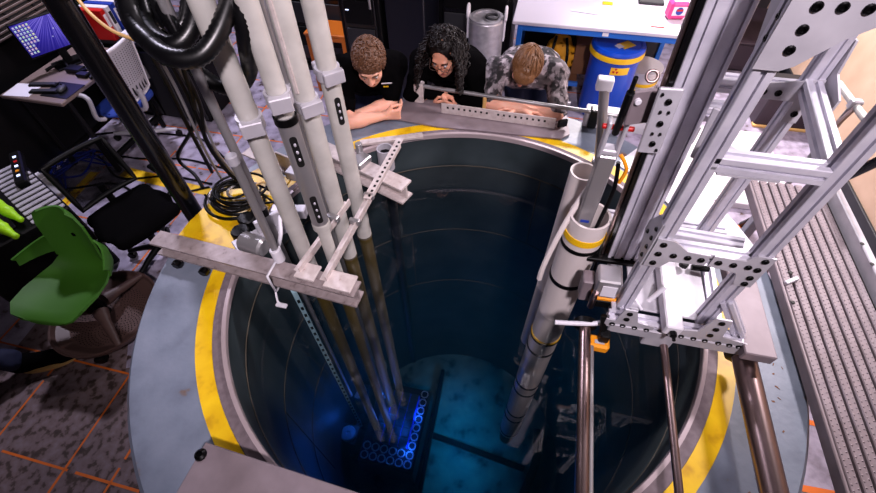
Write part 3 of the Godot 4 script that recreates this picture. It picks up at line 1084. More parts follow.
func build_left_gear() -> void:
	# steel channel across the curb
	var t := thing("channel_beam", "long weathered steel channel beam laid across the left of the curb", "beam")
	var a := V(-1.37, 1.0575, 0.15)
	var b := V(-0.385, 1.0575, 0.223)
	part(t, "channel", mb().extrude(along(a, b), beam_poly(0.078, 0.085, 0.011), 0.0, (b - a).length()).done(), "channel_steel")
	for q in [V(-1.24, 1.035, 0.215), V(-1.1, 1.035, 0.226)]:
		part(t, "nut", mb().cyl(q, q + V(0, 0, 0.028), 0.02, 6, 0.003).done(), "bolt")
	for k in 4:
		var q := V(-0.63 + (k % 2) * 0.13, 1.106, 0.19 + (k / 2) * 0.035)
		part(t, "bolt_slot", mb().bx(q, V(0.03, 0.004, 0.012), 0.001).done(), "bolt")
	# plastic cable tie round it
	var tie := PackedVector3Array()
	for p in [V(0, 0.058, -0.05), V(0, 0.058, 0.05), V(0, -0.06, 0.05), V(0, -0.06, -0.05)]: tie.append(V(-0.765, 1.055, 0.2) + p)
	solo("cable_tie", "white cable tie looped round the steel channel beam", "cable tie", mb().tube(tie, 0.006, 6, true).tube(curve([V(-0.765, 1.0, 0.25), V(-0.75, 0.97, 0.28), V(-0.73, 0.96, 0.29)]), 0.005, 6).bx(V(-0.73, 0.962, 0.29), V(0.05, 0.014, 0.02)).done(), "white")
	# back channel, I section
	var t2 := thing("channel_beam", "short white-painted I-beam over the far left of the water, beside the standpipe", "beam")
	var a2 := V(-0.98, 1.055, -0.64)
	var b2 := V(-0.35, 1.055, -0.4)
	part(t2, "web_beam", mb().extrude(along(a2, b2), beam_poly(0.085, 0.1, 0.012), 0.0, (b2 - a2).length()).done(), "old_white")
	part(t2, "clamp_block", mb().box(Transform3D(Basis(Vector3.UP, -0.36), V(-0.62, 1.12, -0.51)), V(0.07, 0.04, 0.1), 0.006).done(), "metal_tube")
	part(t2, "post", mb().cyl(V(-0.64, 1.1, -0.56), V(-0.64, 1.19, -0.56), 0.018).done(), "metal_tube")
	# flat bar on the lip behind it
	solo("flat_bar", "short white flat bar reaching over the tank lip at the far left", "bar", mb().box(Transform3D(Basis(Vector3.UP, 0.4), V(-0.56, 1.024, -0.83)), V(0.36, 0.018, 0.04), 0.002).done(), "old_white")
	# two cross bars joining the beams past the tubes
	var cr := thing("cross_bar", "white angle bar bridging both beams right of the rod tubes, perforated at its far end", "bar")
	var p0 := V(-0.53, 1.125, 0.22)
	var p1 := V(-0.455, 1.16, -0.63)
	var ang := PackedVector2Array([Vector2(-0.018, -0.018), Vector2(0.018, -0.018), Vector2(0.018, -0.012), Vector2(-0.012, -0.012), Vector2(-0.012, 0.018), Vector2(-0.018, 0.018)])
	part(cr, "angle", mb().extrude(along(p0, p1), ang, 0.0, (p1 - p0).length()).done(), "old_white")
	var px := along(p0, p1)
	part(cr, "perforated_strip", mb().box(px * Transform3D(Basis(), V(-0.008, 0.02, 0.66)), V(0.036, 0.006, 0.44), 0.001).done(), "old_white")
	var holes := mb()
	for k in 13:
		holes.box(px * Transform3D(Basis(), V(-0.014, 0.0235, 0.46 + k * 0.032)), V(0.011, 0.002, 0.013), 0.0)
	part(cr, "holes", holes.done(), "bolt").set_meta("kind", "stuff")
	for z in [0.31, 0.47]:
		part(cr, "u_bolt", mb().box(px * Transform3D(Basis(), V(-0.005, 0.008, z)), V(0.05, 0.03, 0.022), 0.004).done(), "metal_tube")
	var foot := V(-0.46, 1.113, 0.21)
	part(cr, "foot_flange", mb().box(Transform3D(Basis(Vector3.UP, -0.07), foot), V(0.12, 0.012, 0.085), 0.002).done(), "old_white")
	var cl := thing("cross_bar", "shorter white angle bar from the channel beam up to the slotted tube", "bar")
	var q0 := V(-0.655, 1.125, 0.2)
	var q1 := V(-0.575, 1.15, -0.2)
	part(cl, "angle", mb().extrude(along(q0, q1), ang, 0.0, (q1 - q0).length()).done(), "old_white")
	part(cl, "foot_flange", mb().box(Transform3D(Basis(Vector3.UP, -0.07), V(-0.61, 1.113, 0.193)), V(0.09, 0.012, 0.08), 0.002).done(), "old_white")
	part(cl, "u_bolt", mb().box(along(q0, q1) * Transform3D(Basis(), V(0.0, 0.01, 0.29)), V(0.06, 0.03, 0.03), 0.004).done(), "metal_tube")
	# yellow sheet on the curb under the cables
	var yp := PackedVector2Array([Vector2(-1.36, -0.02), Vector2(-1.31, -0.3), Vector2(-1.21, -0.46), Vector2(-1.0, -0.42), Vector2(-1.02, -0.1), Vector2(-1.03, 0.1), Vector2(-1.36, 0.09)])
	solo("yellow_sheet", "yellow painted steel sheet on the left curb under the coiled cables", "sheet", mb().extrude(Transform3D(Basis(Vector3.RIGHT, PI / 2), V(0, 1.004, 0)), yp, -0.003, 0.003).done(), "yellow_paint")
	# leaning grey rod with cap
	var r := thing("clamped_rod", "leaning grey steel rod clamped behind the channel beam by the cable tie", "rod")
	part(r, "shaft", mb().cyl(V(-0.76, 1.06, 0.15), V(-0.78, 1.62, 0.12), 0.016, 16).done(), "metal_tube")
	part(r, "cap", mb().cyl(V(-0.781, 1.6, 0.12), V(-0.782, 1.64, 0.119), 0.021, 16, 0.004).done(), "grey_plastic")
	part(r, "sleeve", mb().cyl(V(-0.758, 1.1, 0.152), V(-0.762, 1.17, 0.148), 0.024, 16, 0.003).done(), "white")
	# clamp assembly on the lip: brackets and black knobs
	var cp := thing("clamp_assembly", "silver clamp bracket with black knobs on the left lip behind the channel beam", "clamp")
	part(cp, "bracket", mb().box(Transform3D(Basis(Vector3.UP, 0.9), V(-0.93, 1.06, 0.02)), V(0.24, 0.03, 0.09), 0.004).box(Transform3D(Basis(Vector3.UP, 0.9), V(-0.9, 1.11, -0.03)), V(0.12, 0.08, 0.02), 0.004).box(Transform3D(Basis(Vector3.UP, 0.2), V(-0.84, 1.1, -0.12)), V(0.16, 0.05, 0.05), 0.004).done(), "alu_plate")
	part(cp, "saddle", mb().cyl(V(-0.98, 1.09, 0.08), V(-0.86, 1.09, 0.1), 0.045, 18, 0.01).done(), "metal_tube")
	for q in [V(-1.04, 1.0, -0.06), V(-1.03, 1.0, 0.02)]:
		part(cp, "knob", mb().lathe(Transform3D(Basis(), q), [Vector2(0, 0.004), Vector2(0.04, 0.004), Vector2(0.045, 0.012), Vector2(0.045, 0.03), Vector2(0.03, 0.036), Vector2(0.03, 0.045), Vector2(0.042, 0.05), Vector2(0.042, 0.075), Vector2(0.036, 0.082), Vector2(0, 0.082)], 20).done(), "black")
	part(cp, "hose_clip", mb().tube(curve([V(-0.83, 1.13, -0.02), V(-0.8, 1.2, 0.0), V(-0.78, 1.16, 0.06), V(-0.8, 1.1, 0.08)]), 0.009, 8).done(), "white")
	var bk := thing("mounting_bracket", "white angle bracket on the far left curb behind the white tubes", "bracket")
	part(bk, "base", mb().box(Transform3D(Basis(Vector3.UP, -0.3), V(-1.1, 1.01, -0.52)), V(0.5, 0.012, 0.1), 0.002).done(), "old_white")
	part(bk, "upright", mb().box(Transform3D(Basis(Vector3.UP, -0.3), V(-1.0, 1.06, -0.47)), V(0.2, 0.1, 0.012), 0.002).done(), "old_white")
	part(bk, "arm", mb().box(Transform3D(Basis(Vector3.UP, -0.1), V(-0.85, 1.08, -0.38)), V(0.26, 0.05, 0.06), 0.004).done(), "alu_plate")
	# plate in the near left foreground
	var pl := thing("steel_plate", "bare steel plate with a slot and a corner screw in the near foreground", "plate")
	part(pl, "plate", mb().box(Transform3D(Basis(Vector3.UP, -0.055), V(-0.17, 1.075, 1.22)), V(1.06, 0.012, 0.62), 0.003).done(), "steel_plate")
	part(pl, "screw", mb().lathe(Transform3D(Basis(), V(-0.675, 1.081, 0.92)), [Vector2(0.02, 0), Vector2(0.018, 0.006), Vector2(0.01, 0.012), Vector2(0.008, 0.008), Vector2(0, 0.008)], 16).done(), "bolt")
	part(pl, "slot", mb().box(Transform3D(Basis(Vector3.UP, -0.3), V(-0.46, 1.0815, 1.02)), V(0.1, 0.002, 0.006), 0.0).done(), "hole")
	for q in [V(-0.6, 1.034, 1.1), V(0.25, 1.034, 1.2)]:
		part(pl, "spacer_block", mb().bx(q, V(0.08, 0.068, 0.2), 0.004).done(), "steel_plate")


# ------------------------------------------------------------------ the machine over the right half of the pool
func gusset(parent: Node3D, x: Transform3D, poly: Array, bolts: Array, r := 0.0098) -> void:
	var g := part(parent, "gusset", mb().extrude(x, PackedVector2Array(poly), -0.003, 0.003).done(), "alu_plate")
	if not has_meta("bolt_%d" % int(r * 1e4)):
		set_meta("bolt_%d" % int(r * 1e4), bolt_mesh(r))
	var bm: Mesh = get_meta("bolt_%d" % int(r * 1e4))
	for b in bolts:
		part(g, "bolt", bm, "bolt", x * Transform3D(Basis(Vector3.RIGHT, PI / 2), V(b.x, b.y, 0.003)))


func build_machine() -> void:
	var t := thing("frame_tower", "silver slotted-aluminium frame tower with bolted gusset plates over the right of the pool", "frame")
	var s := 0.044
	var posts := {"a": V(0.618, 1.2, 0.146), "b": V(0.891, 1.2, 0.146), "c": V(0.945, 1.14, -0.263), "d": V(0.70, 1.2, -0.263)}
	var tops := {"a": V(0.604, 2.75, 0.146), "b": V(0.88, 2.75, 0.146), "c": V(0.945, 2.75, -0.263), "d": V(0.69, 1.9, -0.263)}
	for k in posts:
		part(t, "post", rail_mesh(posts[k], tops[k], s, s, 1, 1, Vector3.BACK), "alu")
	var beams := [
		[V(0.64, 1.55, 0.146), V(0.87, 1.55, 0.146)], [V(0.62, 1.885, 0.146), V(0.865, 1.885, 0.146)],
		[V(0.63, 2.25, 0.146), V(0.86, 2.25, 0.146)],
		[V(0.888, 1.885, 0.124), V(0.94, 1.885, -0.24)], [V(0.60, 1.86, -0.263), V(0.925, 1.86, -0.263)],
		[V(0.57, 1.2, 0.2), V(1.04, 1.2, 0.2)], [V(0.57, 1.2, -0.3), V(1.04, 1.2, -0.3)],
		[V(0.6, 1.2, -0.28), V(0.6, 1.2, 0.18)], [V(0.95, 1.2, -0.28), V(0.93, 1.2, 0.18)],
		[V(0.64, 1.42, -0.04), V(0.9, 1.5, 0.05)],
	]
	for b in beams:
		part(t, "crossbeam", rail_mesh(b[0], b[1], s, s), "alu")
	# diagonal strut at the right base
	part(t, "strut", rail_mesh(V(0.9, 1.36, 0.16), V(1.0, 1.22, 0.19), 0.036, 0.036), "alu")
	part(t, "deck_plate", mb().bx(V(0.775, 1.215, -0.05), V(0.27, 0.01, 0.42)).done(), "alu_plate")
	part(t, "side_plate", mb().bx(V(1.055, 1.2, 0.06), V(0.1, 0.045, 0.4), 0.004).done(), "steel_plate")
	part(t, "front_plate", mb().bx(V(0.85, 1.176, 0.225), V(0.54, 0.05, 0.012), 0.003).done(), "alu_plate")
	var tube := part(t, "square_tube", mb().bx(V(0.765, 1.255, 0.0), V(0.055, 0.05, 0.5), 0.005).done(), "white")
	part(tube, "end_bolt", mb().cyl(V(0.765, 1.255, 0.25), V(0.765, 1.255, 0.27), 0.012, 6).cyl(V(0.765, 1.255, 0.25), V(0.765, 1.255, 0.285), 0.006, 8).done(), "bolt")
	# gussets: front face lies at z = 0.17
	var fx := Transform3D(Basis(), V(0, 0, 0.172))
	gusset(t, fx, [Vector2(0.582, 2.128), Vector2(0.628, 2.128), Vector2(0.65, 2.14), Vector2(0.70, 2.195), Vector2(0.74, 2.225), Vector2(0.82, 2.228), Vector2(0.82, 2.272), Vector2(0.65, 2.275), Vector2(0.628, 2.32), Vector2(0.582, 2.32)], [Vector2(0.625, 2.17), Vector2(0.625, 2.208), Vector2(0.625, 2.247), Vector2(0.664, 2.249), Vector2(0.704, 2.249), Vector2(0.745, 2.249), Vector2(0.79, 2.249), Vector2(0.605, 2.29)], 0.0095)
	gusset(t, fx, [Vector2(0.596, 1.485), Vector2(0.642, 1.485), Vector2(0.66, 1.52), Vector2(0.755, 1.528), Vector2(0.755, 1.572), Vector2(0.69, 1.575), Vector2(0.642, 1.61), Vector2(0.596, 1.61)], [Vector2(0.618, 1.505), Vector2(0.618, 1.548), Vector2(0.618, 1.59), Vector2(0.66, 1.55), Vector2(0.70, 1.55), Vector2(0.737, 1.55)])
	gusset(t, fx, [Vector2(0.765, 1.528), Vector2(0.85, 1.515), Vector2(0.868, 1.46), Vector2(0.915, 1.46), Vector2(0.915, 1.60), Vector2(0.868, 1.6), Vector2(0.85, 1.573), Vector2(0.765, 1.573)], [Vector2(0.785, 1.55), Vector2(0.825, 1.55), Vector2(0.865, 1.55), Vector2(0.892, 1.585), Vector2(0.892, 1.545), Vector2(0.892, 1.505), Vector2(0.892, 1.475)])
	var gx := Transform3D(Basis(), V(0, 0, 0.235))
	gusset(t, Transform3D(Basis(), V(0, 0, 0.224)), [Vector2(0.75, 1.178), Vector2(1.02, 1.178), Vector2(1.02, 1.222), Vector2(0.93, 1.24), Vector2(0.915, 1.34), Vector2(0.868, 1.34), Vector2(0.85, 1.25), Vector2(0.75, 1.222)], [Vector2(0.775, 1.2), Vector2(0.815, 1.2), Vector2(0.855, 1.2), Vector2(0.892, 1.2), Vector2(0.892, 1.24), Vector2(0.892, 1.28), Vector2(0.892, 1.32), Vector2(0.935, 1.2), Vector2(0.97, 1.2), Vector2(1.0, 1.2)])
	gusset(t, Transform3D(Basis(), V(0, 0, 0.224)), [Vector2(0.56, 1.178), Vector2(0.72, 1.178), Vector2(0.72, 1.222), Vector2(0.66, 1.235), Vector2(0.64, 1.3), Vector2(0.6, 1.3), Vector2(0.59, 1.222), Vector2(0.56, 1.222)], [Vector2(0.585, 1.2), Vector2(0.62, 1.2), Vector2(0.62, 1.245), Vector2(0.62, 1.28), Vector2(0.66, 1.2), Vector2(0.70, 1.2)])
	# on the left faces of the front left post
	var lx := Transform3D(Basis(Vector3.UP, -PI / 2), V(0.5935, 0, 0.146))
	gusset(t, lx, [Vector2(-0.022, 1.47), Vector2(0.022, 1.47), Vector2(0.022, 1.66), Vector2(-0.022, 1.66), Vector2(-0.075, 1.58), Vector2(-0.075, 1.54)], [Vector2(0.0, 1.5), Vector2(0.0, 1.54), Vector2(0.0, 1.58), Vector2(0.0, 1.62), Vector2(-0.045, 1.56)], 0.0075)
	gusset(t, lx, [Vector2(-0.022, 2.128), Vector2(0.022, 2.128), Vector2(0.022, 2.32), Vector2(-0.14, 2.32), Vector2(-0.14, 2.27), Vector2(-0.07, 2.22)], [Vector2(0.0, 2.175), Vector2(0.0, 2.215), Vector2(0.0, 2.255), Vector2(-0.045, 2.285), Vector2(-0.09, 2.285)], 0.0075)
	# under the upper beams
	var ux := Transform3D(Basis(Vector3.RIGHT, -PI / 2), V(0, 1.86, 0.146))
	gusset(t, ux, [Vector2(0.64, -0.022), Vector2(0.78, -0.022), Vector2(0.76, 0.022), Vector2(0.69, 0.1), Vector2(0.64, 0.1)], [Vector2(0.67, 0.0), Vector2(0.71, 0.0), Vector2(0.665, 0.06)])
	gusset(t, Transform3D(Basis(), V(0, 0, -0.238)), [Vector2(0.80, 1.838), Vector2(0.925, 1.838), Vector2(0.925, 1.77), Vector2(0.967, 1.77), Vector2(0.967, 1.91), Vector2(0.8, 1.882)], [Vector2(0.83, 1.86), Vector2(0.87, 1.86), Vector2(0.946, 1.8), Vector2(0.946, 1.86)])
	gusset(t, Transform3D(Basis(Vector3.UP, PI / 2), V(0.972, 0, 0)), [Vector2(0.24, 1.86), Vector2(0.14, 1.862), Vector2(0.14, 1.908), Vector2(0.22, 1.94), Vector2(0.24, 2.02), Vector2(0.285, 2.02), Vector2(0.285, 1.86)], [Vector2(0.17, 1.885), Vector2(0.21, 1.885), Vector2(0.262, 1.99)])
	part(t, "thumb_screw", mb().cyl(V(0.87, 1.235, -0.06), V(0.93, 1.24, -0.06), 0.012, 10).cyl(V(0.84, 1.235, -0.06), V(0.84, 1.255, -0.06), 0.016, 10).done(), "bolt")
	part(t, "drop_bracket", mb().bx(V(0.76, 1.14, 0.2), V(0.1, 0.075, 0.06), 0.004).done(), "alu_plate")

	# the column with its rail, carriage and motor
	var c := thing("actuator_column", "wide triple-slotted silver column with a black rail and a motor at its foot", "actuator", V(0.588, 1.28, -0.035))
	c.rotation.z = deg_to_rad(3.0)
	part(c, "profile", rail_mesh(V(0.014, 0, 0), V(0.014, 1.7, 0), 0.102, 0.06, 3, 1, Vector3.BACK), "alu")
	part(c, "rail", mb().bx(V(-0.045, 0.85, 0.012), V(0.016, 1.7, 0.03), 0.003).done(), "black_gloss")
	part(c, "rail_edge", mb().bx(V(-0.057, 0.85, 0.008), V(0.008, 1.7, 0.022), 0.002).done(), "chrome")
	part(c, "end_plate", mb().bx(V(-0.02, -0.01, 0.0), V(0.18, 0.02, 0.09), 0.003).done(), "black")
	var cp := part(c, "carriage_plate", mb().bx(V(-0.042, 0.6, 0.04), V(0.058, 0.2, 0.012), 0.003).done(), "alu_plate")
	var bm := bolt_mesh(0.0085)
	var bs := bolt_mesh(0.004)
	for q in [Vector2(-0.04, 0.665), Vector2(-0.04, 0.60), Vector2(-0.04, 0.535)]:
		part(cp, "bolt", bm, "bolt", Transform3D(Basis(Vector3.RIGHT, PI / 2), V(q.x, q.y, 0.047)))
	for q in [Vector2(-0.03, 0.568), Vector2(-0.03, 0.635), Vector2(-0.05, 0.568), Vector2(-0.05, 0.635), Vector2(-0.06, 0.685), Vector2(-0.024, 0.515)]:
		part(cp, "small_bolt", bs, "bolt", Transform3D(Basis(Vector3.RIGHT, PI / 2), V(q.x, q.y, 0.047)))
	var arm := part(c, "arm_plate", mb().box(Transform3D(Basis(Vector3.UP, 0.35), V(-0.088, 0.62, 0.005)), V(0.075, 0.105, 0.012), 0.004).done(), "steel_plate")
	part(arm, "pivot_hole", mb().cyl(V(-0.11, 0.645, 0.005), V(-0.105, 0.645, 0.028), 0.009, 14).done(), "white")
	part(c, "hook_ring", mb().tube(xf_pts(Transform3D(Basis(Vector3.RIGHT, 1.0), V(-0.085, 0.7, -0.01)), circle(0.014, 16)), 0.004, 8, true).done(), "chrome")
	var rb := part(c, "side_bracket", mb().box(Transform3D(Basis(Vector3.UP, -0.5), V(0.1, 0.57, 0.045)), V(0.06, 0.16, 0.01), 0.003).done(), "alu_plate")
	for y in [0.53, 0.6]:
		part(rb, "bolt", bm, "bolt", Transform3D(Basis(Vector3.UP, -0.5) * Basis(Vector3.RIGHT, PI / 2), V(0.098, y, 0.0505)))
	part(c, "side_beam", rail_mesh(V(0.06, 0.6, -0.03), V(0.15, 0.6, -0.03), 0.044, 0.044), "alu")
	var mo := part(c, "motor", mb().bx(V(-0.04, 0.0, 0.14), V(0.08, 0.1, 0.08), 0.006).done(), "metal_tube")
	part(mo, "motor_label", mb().bx(V(-0.035, -0.005, 0.1815), V(0.05, 0.06, 0.003), 0.001).done(), "white")
	part(mo, "motor_band", mb().bx(V(-0.04, -0.056, 0.14), V(0.086, 0.016, 0.086), 0.003).done(), "orange")
	part(mo, "motor_base", mb().bx(V(-0.04, -0.085, 0.14), V(0.092, 0.045, 0.09), 0.004).done(), "black")
	part(mo, "side_block", mb().bx(V(-0.1, -0.07, 0.12), V(0.04, 0.12, 0.06), 0.004).done(), "steel_plate")
	part(mo, "coupling", mb().cyl(V(-0.075, -0.02, 0.18), V(-0.075, -0.12, 0.18), 0.012, 12).done(), "chrome")
	part(c, "cable_bundle", mb().tube(curve([V(0.07, 0.12, 0.05), V(0.03, 0.03, 0.13), V(0.06, -0.04, 0.16), V(0.09, -0.06, 0.2)]), 0.006, 6).tube(curve([V(0.09, 0.1, 0.05), V(0.04, 0.05, 0.14), V(0.04, -0.03, 0.18)]), 0.006, 6).done(), "white")
	# yellow sensor
	var se := thing("sensor_box", "small yellow sensor box hanging under the motor beside the guide rod", "sensor", V(0.565, 1.09, 0.255))
	part(se, "body", mb().bx(V(0, 0, 0), V(0.075, 0.045, 0.05), 0.008).done(), "orange")
	part(se, "label", mb().bx(V(0.0, 0.0235, 0.005), V(0.035, 0.002, 0.016), 0.0).done(), "grey_plastic")
	part(se, "plug", mb().bx(V(0.01, 0.045, -0.01), V(0.035, 0.05, 0.035), 0.005).done(), "black")
	part(se, "cable", mb().cyl(V(0.0, 0.06, -0.02), V(-0.01, 0.12, -0.05), 0.012, 10).done(), "black")
	# guide rods towards the near side
	var near := 2.0
	for q in [[0.51, 0.021, "slim polished rod running to the near edge under the yellow sensor"], [0.788, 0.013, "thinnest dark polished rod, crossing the yellow ring in the near foreground"], [1.058, 0.038, "thick polished round bar from the tower base across the near right curb"]]:
		var r := thing("guide_rod", q[2], "rod", V(q[0], 1.12, 0.0), 0.0, "polished rods under the tower")
		part(r, "shaft", mb().cyl(V(0, 0, 0.19), V(0, 0, near), q[1], 24).done(), "chrome")
		part(r, "seat_ring", mb().lathe(Transform3D(Basis(Vector3.RIGHT, PI / 2), V(0, 0, 0.19)), [Vector2(q[1], 0), Vector2(q[1] + 0.02, 0), Vector2(q[1] + 0.02, 0.02), Vector2(q[1], 0.03)], 24).done(), "black")
		part(r, "end_block", mb().bx(V(0, -0.04, near), V(0.1, 0.16, 0.05), 0.004).done(), "alu_plate")
	# blue reflection along the slim rod, built as a thin rod
	solo("rod_reflection", "blue reflection on the right side of the rod under the yellow sensor, built as a thin rod", "rod", mb().cyl(V(0.537, 1.108, 0.28), V(0.537, 1.108, 1.9), 0.009, 12).done(), "metal_tube")
	# curved white hose in front
	solo("white_hose", "thin white hose bending out from the tower foot over the water", "hose", mb().tube(curve([V(0.74, 1.3, 0.1), V(0.70, 1.2, 0.12), V(0.63, 1.165, 0.17), V(0.55, 1.15, 0.205), V(0.47, 1.148, 0.222), V(0.395, 1.15, 0.235)]), 0.009, 10).done(), "white")

	# white tubes in the pool
	var p := thing("white_pipe", "widest white plastic pipe with yellow and black bands, slanting down into the pool", "pipe", V(0.45, 0, -0.062))
	part(p, "wall", mb().pipe(V(0, -1.15, 0), V(0, 1.43, 0), 0.0735, 0.009, 40).done(), "pvc")
	part(p, "foot", mb().lathe(Transform3D(), [Vector2(0, -1.4), Vector2(0.05, -1.4), Vector2(0.06, -1.2), Vector2(0.0725, -1.15)], 24).done(), "black")
	for q in [[1.345, 0.03, "yellow"], [1.29, 0.018, "black"], [1.06, 0.022, "black"], [0.55, 0.016, "yellow"], [0.53, 0.012, "black"], [0.4, 0.018, "black"], [-0.08, 0.02, "black"], [-0.2, 0.02, "black"], [-0.62, 0.022, "black"], [-0.74, 0.022, "black"], [-1.1, 0.022, "black"]]:
		part(p, "band", mb().lathe(Transform3D(), [Vector2(0.0735, q[0] - q[1] / 2), Vector2(0.0765, q[0] - q[1] / 2), Vector2(0.0765, q[0] + q[1] / 2), Vector2(0.0735, q[0] + q[1] / 2)], 36).done(), q[2])
	part(p, "strap", mb().tube(curve([V(0.06, 1.29, 0.055), V(0.075, 1.2, 0.05), V(0.07, 1.08, 0.05)]), 0.006, 6).done(), "black")
	var p2 := thing("white_pipe", "narrower white pipe standing close behind the banded white pipe", "pipe", V(0.405, 0, -0.185))
	part(p2, "wall", mb().pipe(V(0, 0.2, 0), V(0, 1.52, 0), 0.05, 0.007, 32).done(), "pvc")
	solo("white_strip", "slim white strip curving down along the left of the banded pipe", "strip", mb().tube(curve([V(0.44, 1.56, -0.13), V(0.4, 1.47, -0.08), V(0.36, 1.36, -0.02), V(0.33, 1.22, 0.03), V(0.325, 1.14, 0.045)]), 0.011, 8).done(), "pvc")
	var h := thing("hoist_bar", "square silver bar with a clevis, lowered into the mouth of the banded pipe", "bar", V(0.45, 0, -0.062))
	part(h, "bar", mb().bx(V(-0.018, 1.53, 0.0), V(0.052, 0.36, 0.052), 0.004).done(), "metal_tube")
	part(h, "clevis", mb().bx(V(-0.042, 1.76, 0.0), V(0.012, 0.13, 0.04), 0.004).bx(V(0.004, 1.76, 0.0), V(0.012, 0.13, 0.04), 0.004).bx(V(-0.018, 1.72, 0), V(0.05, 0.02, 0.04), 0.004).done(), "alu_plate")
	part(h, "pin", mb().cyl(V(-0.060, 1.8, 0.0), V(0.030, 1.8, 0.0), 0.008, 12).done(), "red")
	part(h, "shackle", mb().tube(curve([V(0.015, 1.72, 0.02), V(0.045, 1.68, 0.03), V(0.040, 1.62, 0.03)]), 0.006, 8).done(), "orange")
	part(h, "blue_tape", mb().bx(V(-0.018, 1.42, 0.0265), V(0.03, 0.012, 0.002), 0.0).done(), "binder_blue")
	part(h, "damper", mb().cyl(V(-0.018, 1.78, 0.0), V(-0.030, 1.95, 0.06), 0.011, 14).cyl(V(-0.027, 1.9, 0.042), V(-0.034, 2.0, 0.075), 0.006, 10).done(), "black")
	part(h, "cord", mb().tube(curve([V(0.015, 1.7, 0.03), V(0.030, 1.6, 0.04), V(0.025, 1.45, 0.045), V(0.020, 1.36, 0.05)]), 0.007, 8).done(), "black")


func xf_pts(x: Transform3D, p: PackedVector3Array) -> PackedVector3Array:
	return x * p


func build_platform() -> void:
	var t := thing("work_platform", "long aluminium work platform of ribbed studded planks at the right edge", "platform")
	var z0 := -0.85
	var z1 := 1.75
	var pitch := 0.0405
	for i in 8:
		var x := 1.34 + i * pitch
		var pk := part(t, "plank", mb().bx(V(x, 1.05, (z0 + z1) / 2), V(pitch - 0.009, 0.02, z1 - z0), 0.003).done(), "steel_plate")
		var b := mb()
		var k := 0
		var z := z0 + 0.02
		while z < z1:
			for sx in [-0.008, 0.008]:
				var q := V(x + sx, 1.06, z + (0.009 if sx > 0 else 0.0))
				var r := 0.0042
				var tp := q + V(0, 0.0022, 0)
				for e in 4:
					var a0 := TAU * e / 4.0
					var a1 := TAU * (e + 1) / 4.0
					var A := q + V(cos(a0), 0, sin(a0)) * r
					var B := q + V(cos(a1), 0, sin(a1)) * r
					var n := V(cos((a0 + a1) / 2), 0.9, sin((a0 + a1) / 2)).normalized()
					b.flat(A, B, tp, n)
			z += 0.018
			k += 1
		part(pk, "stud", b.done(), "steel_plate").set_meta("kind", "stuff")
	part(t, "edge_rail", mb().bx(V(1.315, 1.036, (z0 + z1) / 2), V(0.012, 0.05, z1 - z0), 0.003).done(), "steel_plate")
	part(t, "flange", mb().bx(V(1.672, 1.075, (z0 + z1) / 2), V(0.03, 0.07, z1 - z0), 0.004).done(), "alu_plate")
	for z in [-0.45, -0.34, 0.4]:
		part(t, "flange_hole", mb().cyl(V(1.66, 1.1085, z), V(1.66, 1.1105, z), 0.009, 12).done(), "hole")
	part(t, "undertray", mb().bx(V(1.5, 1.028, (z0 + z1) / 2), V(0.36, 0.012, z1 - z0), 0.0).done(), "black")
	part(t, "catch", mb().box(Transform3D(Basis(Vector3.UP, 0.6), V(1.352, 1.066, -0.22)), V(0.07, 0.01, 0.018), 0.003).done(), "alu_plate")
	part(t, "latch_hole", mb().cyl(V(1.36, 1.061, -0.265), V(1.36, 1.0655, -0.265), 0.009, 12).cyl(V(1.33, 1.061, -0.11), V(1.33, 1.0655, -0.11), 0.009, 12).done(), "hole")
	for q in [V(1.42, 0.51, -0.75), V(1.65, 0.51, -0.75), V(1.42, 0.51, 1.65), V(1.65, 0.51, 1.65)]:
		part(t, "leg", mb().bx(q, V(0.045, 1.02, 0.045), 0.004).done(), "alu_plate")
	# handrail stub beyond it
	var r := thing("clamp_stand", "bright tubular clamp stand on the far edge of the work platform", "stand")
	part(r, "long_tube", mb().cyl(V(1.74, 1.3, -1.42), V(1.74, 1.34, -0.6), 0.017, 16).done(), "white_tube")
	part(r, "post", mb().cyl(V(1.735, 0.0, -1.2), V(1.735, 1.33, -1.2), 0.014, 14).done(), "metal_tube")
	part(r, "clamp", mb().bx(V(1.738, 1.315, -1.2), V(0.05, 0.05, 0.04), 0.006).done(), "alu_plate")
	part(r, "arm", mb().cyl(V(1.735, 1.31, -1.18), V(1.64, 1.12, -1.1), 0.013, 14).done(), "chrome")
	part(r, "foot", mb().lathe(Transform3D(Basis(), V(1.735, 0, -1.2)), [Vector2(0.16, 0), Vector2(0.16, 0.015), Vector2(0.03, 0.03), Vector2(0.0, 0.03)], 20).done(), "black")
	solo("dark_pole", "dark glossy pole leaning on the right wall behind the clamp stand", "pole", mb().cyl(V(1.95, 0.0, -1.62), V(2.42, 2.2, -0.9), 0.028, 16).done(), "black_gloss")


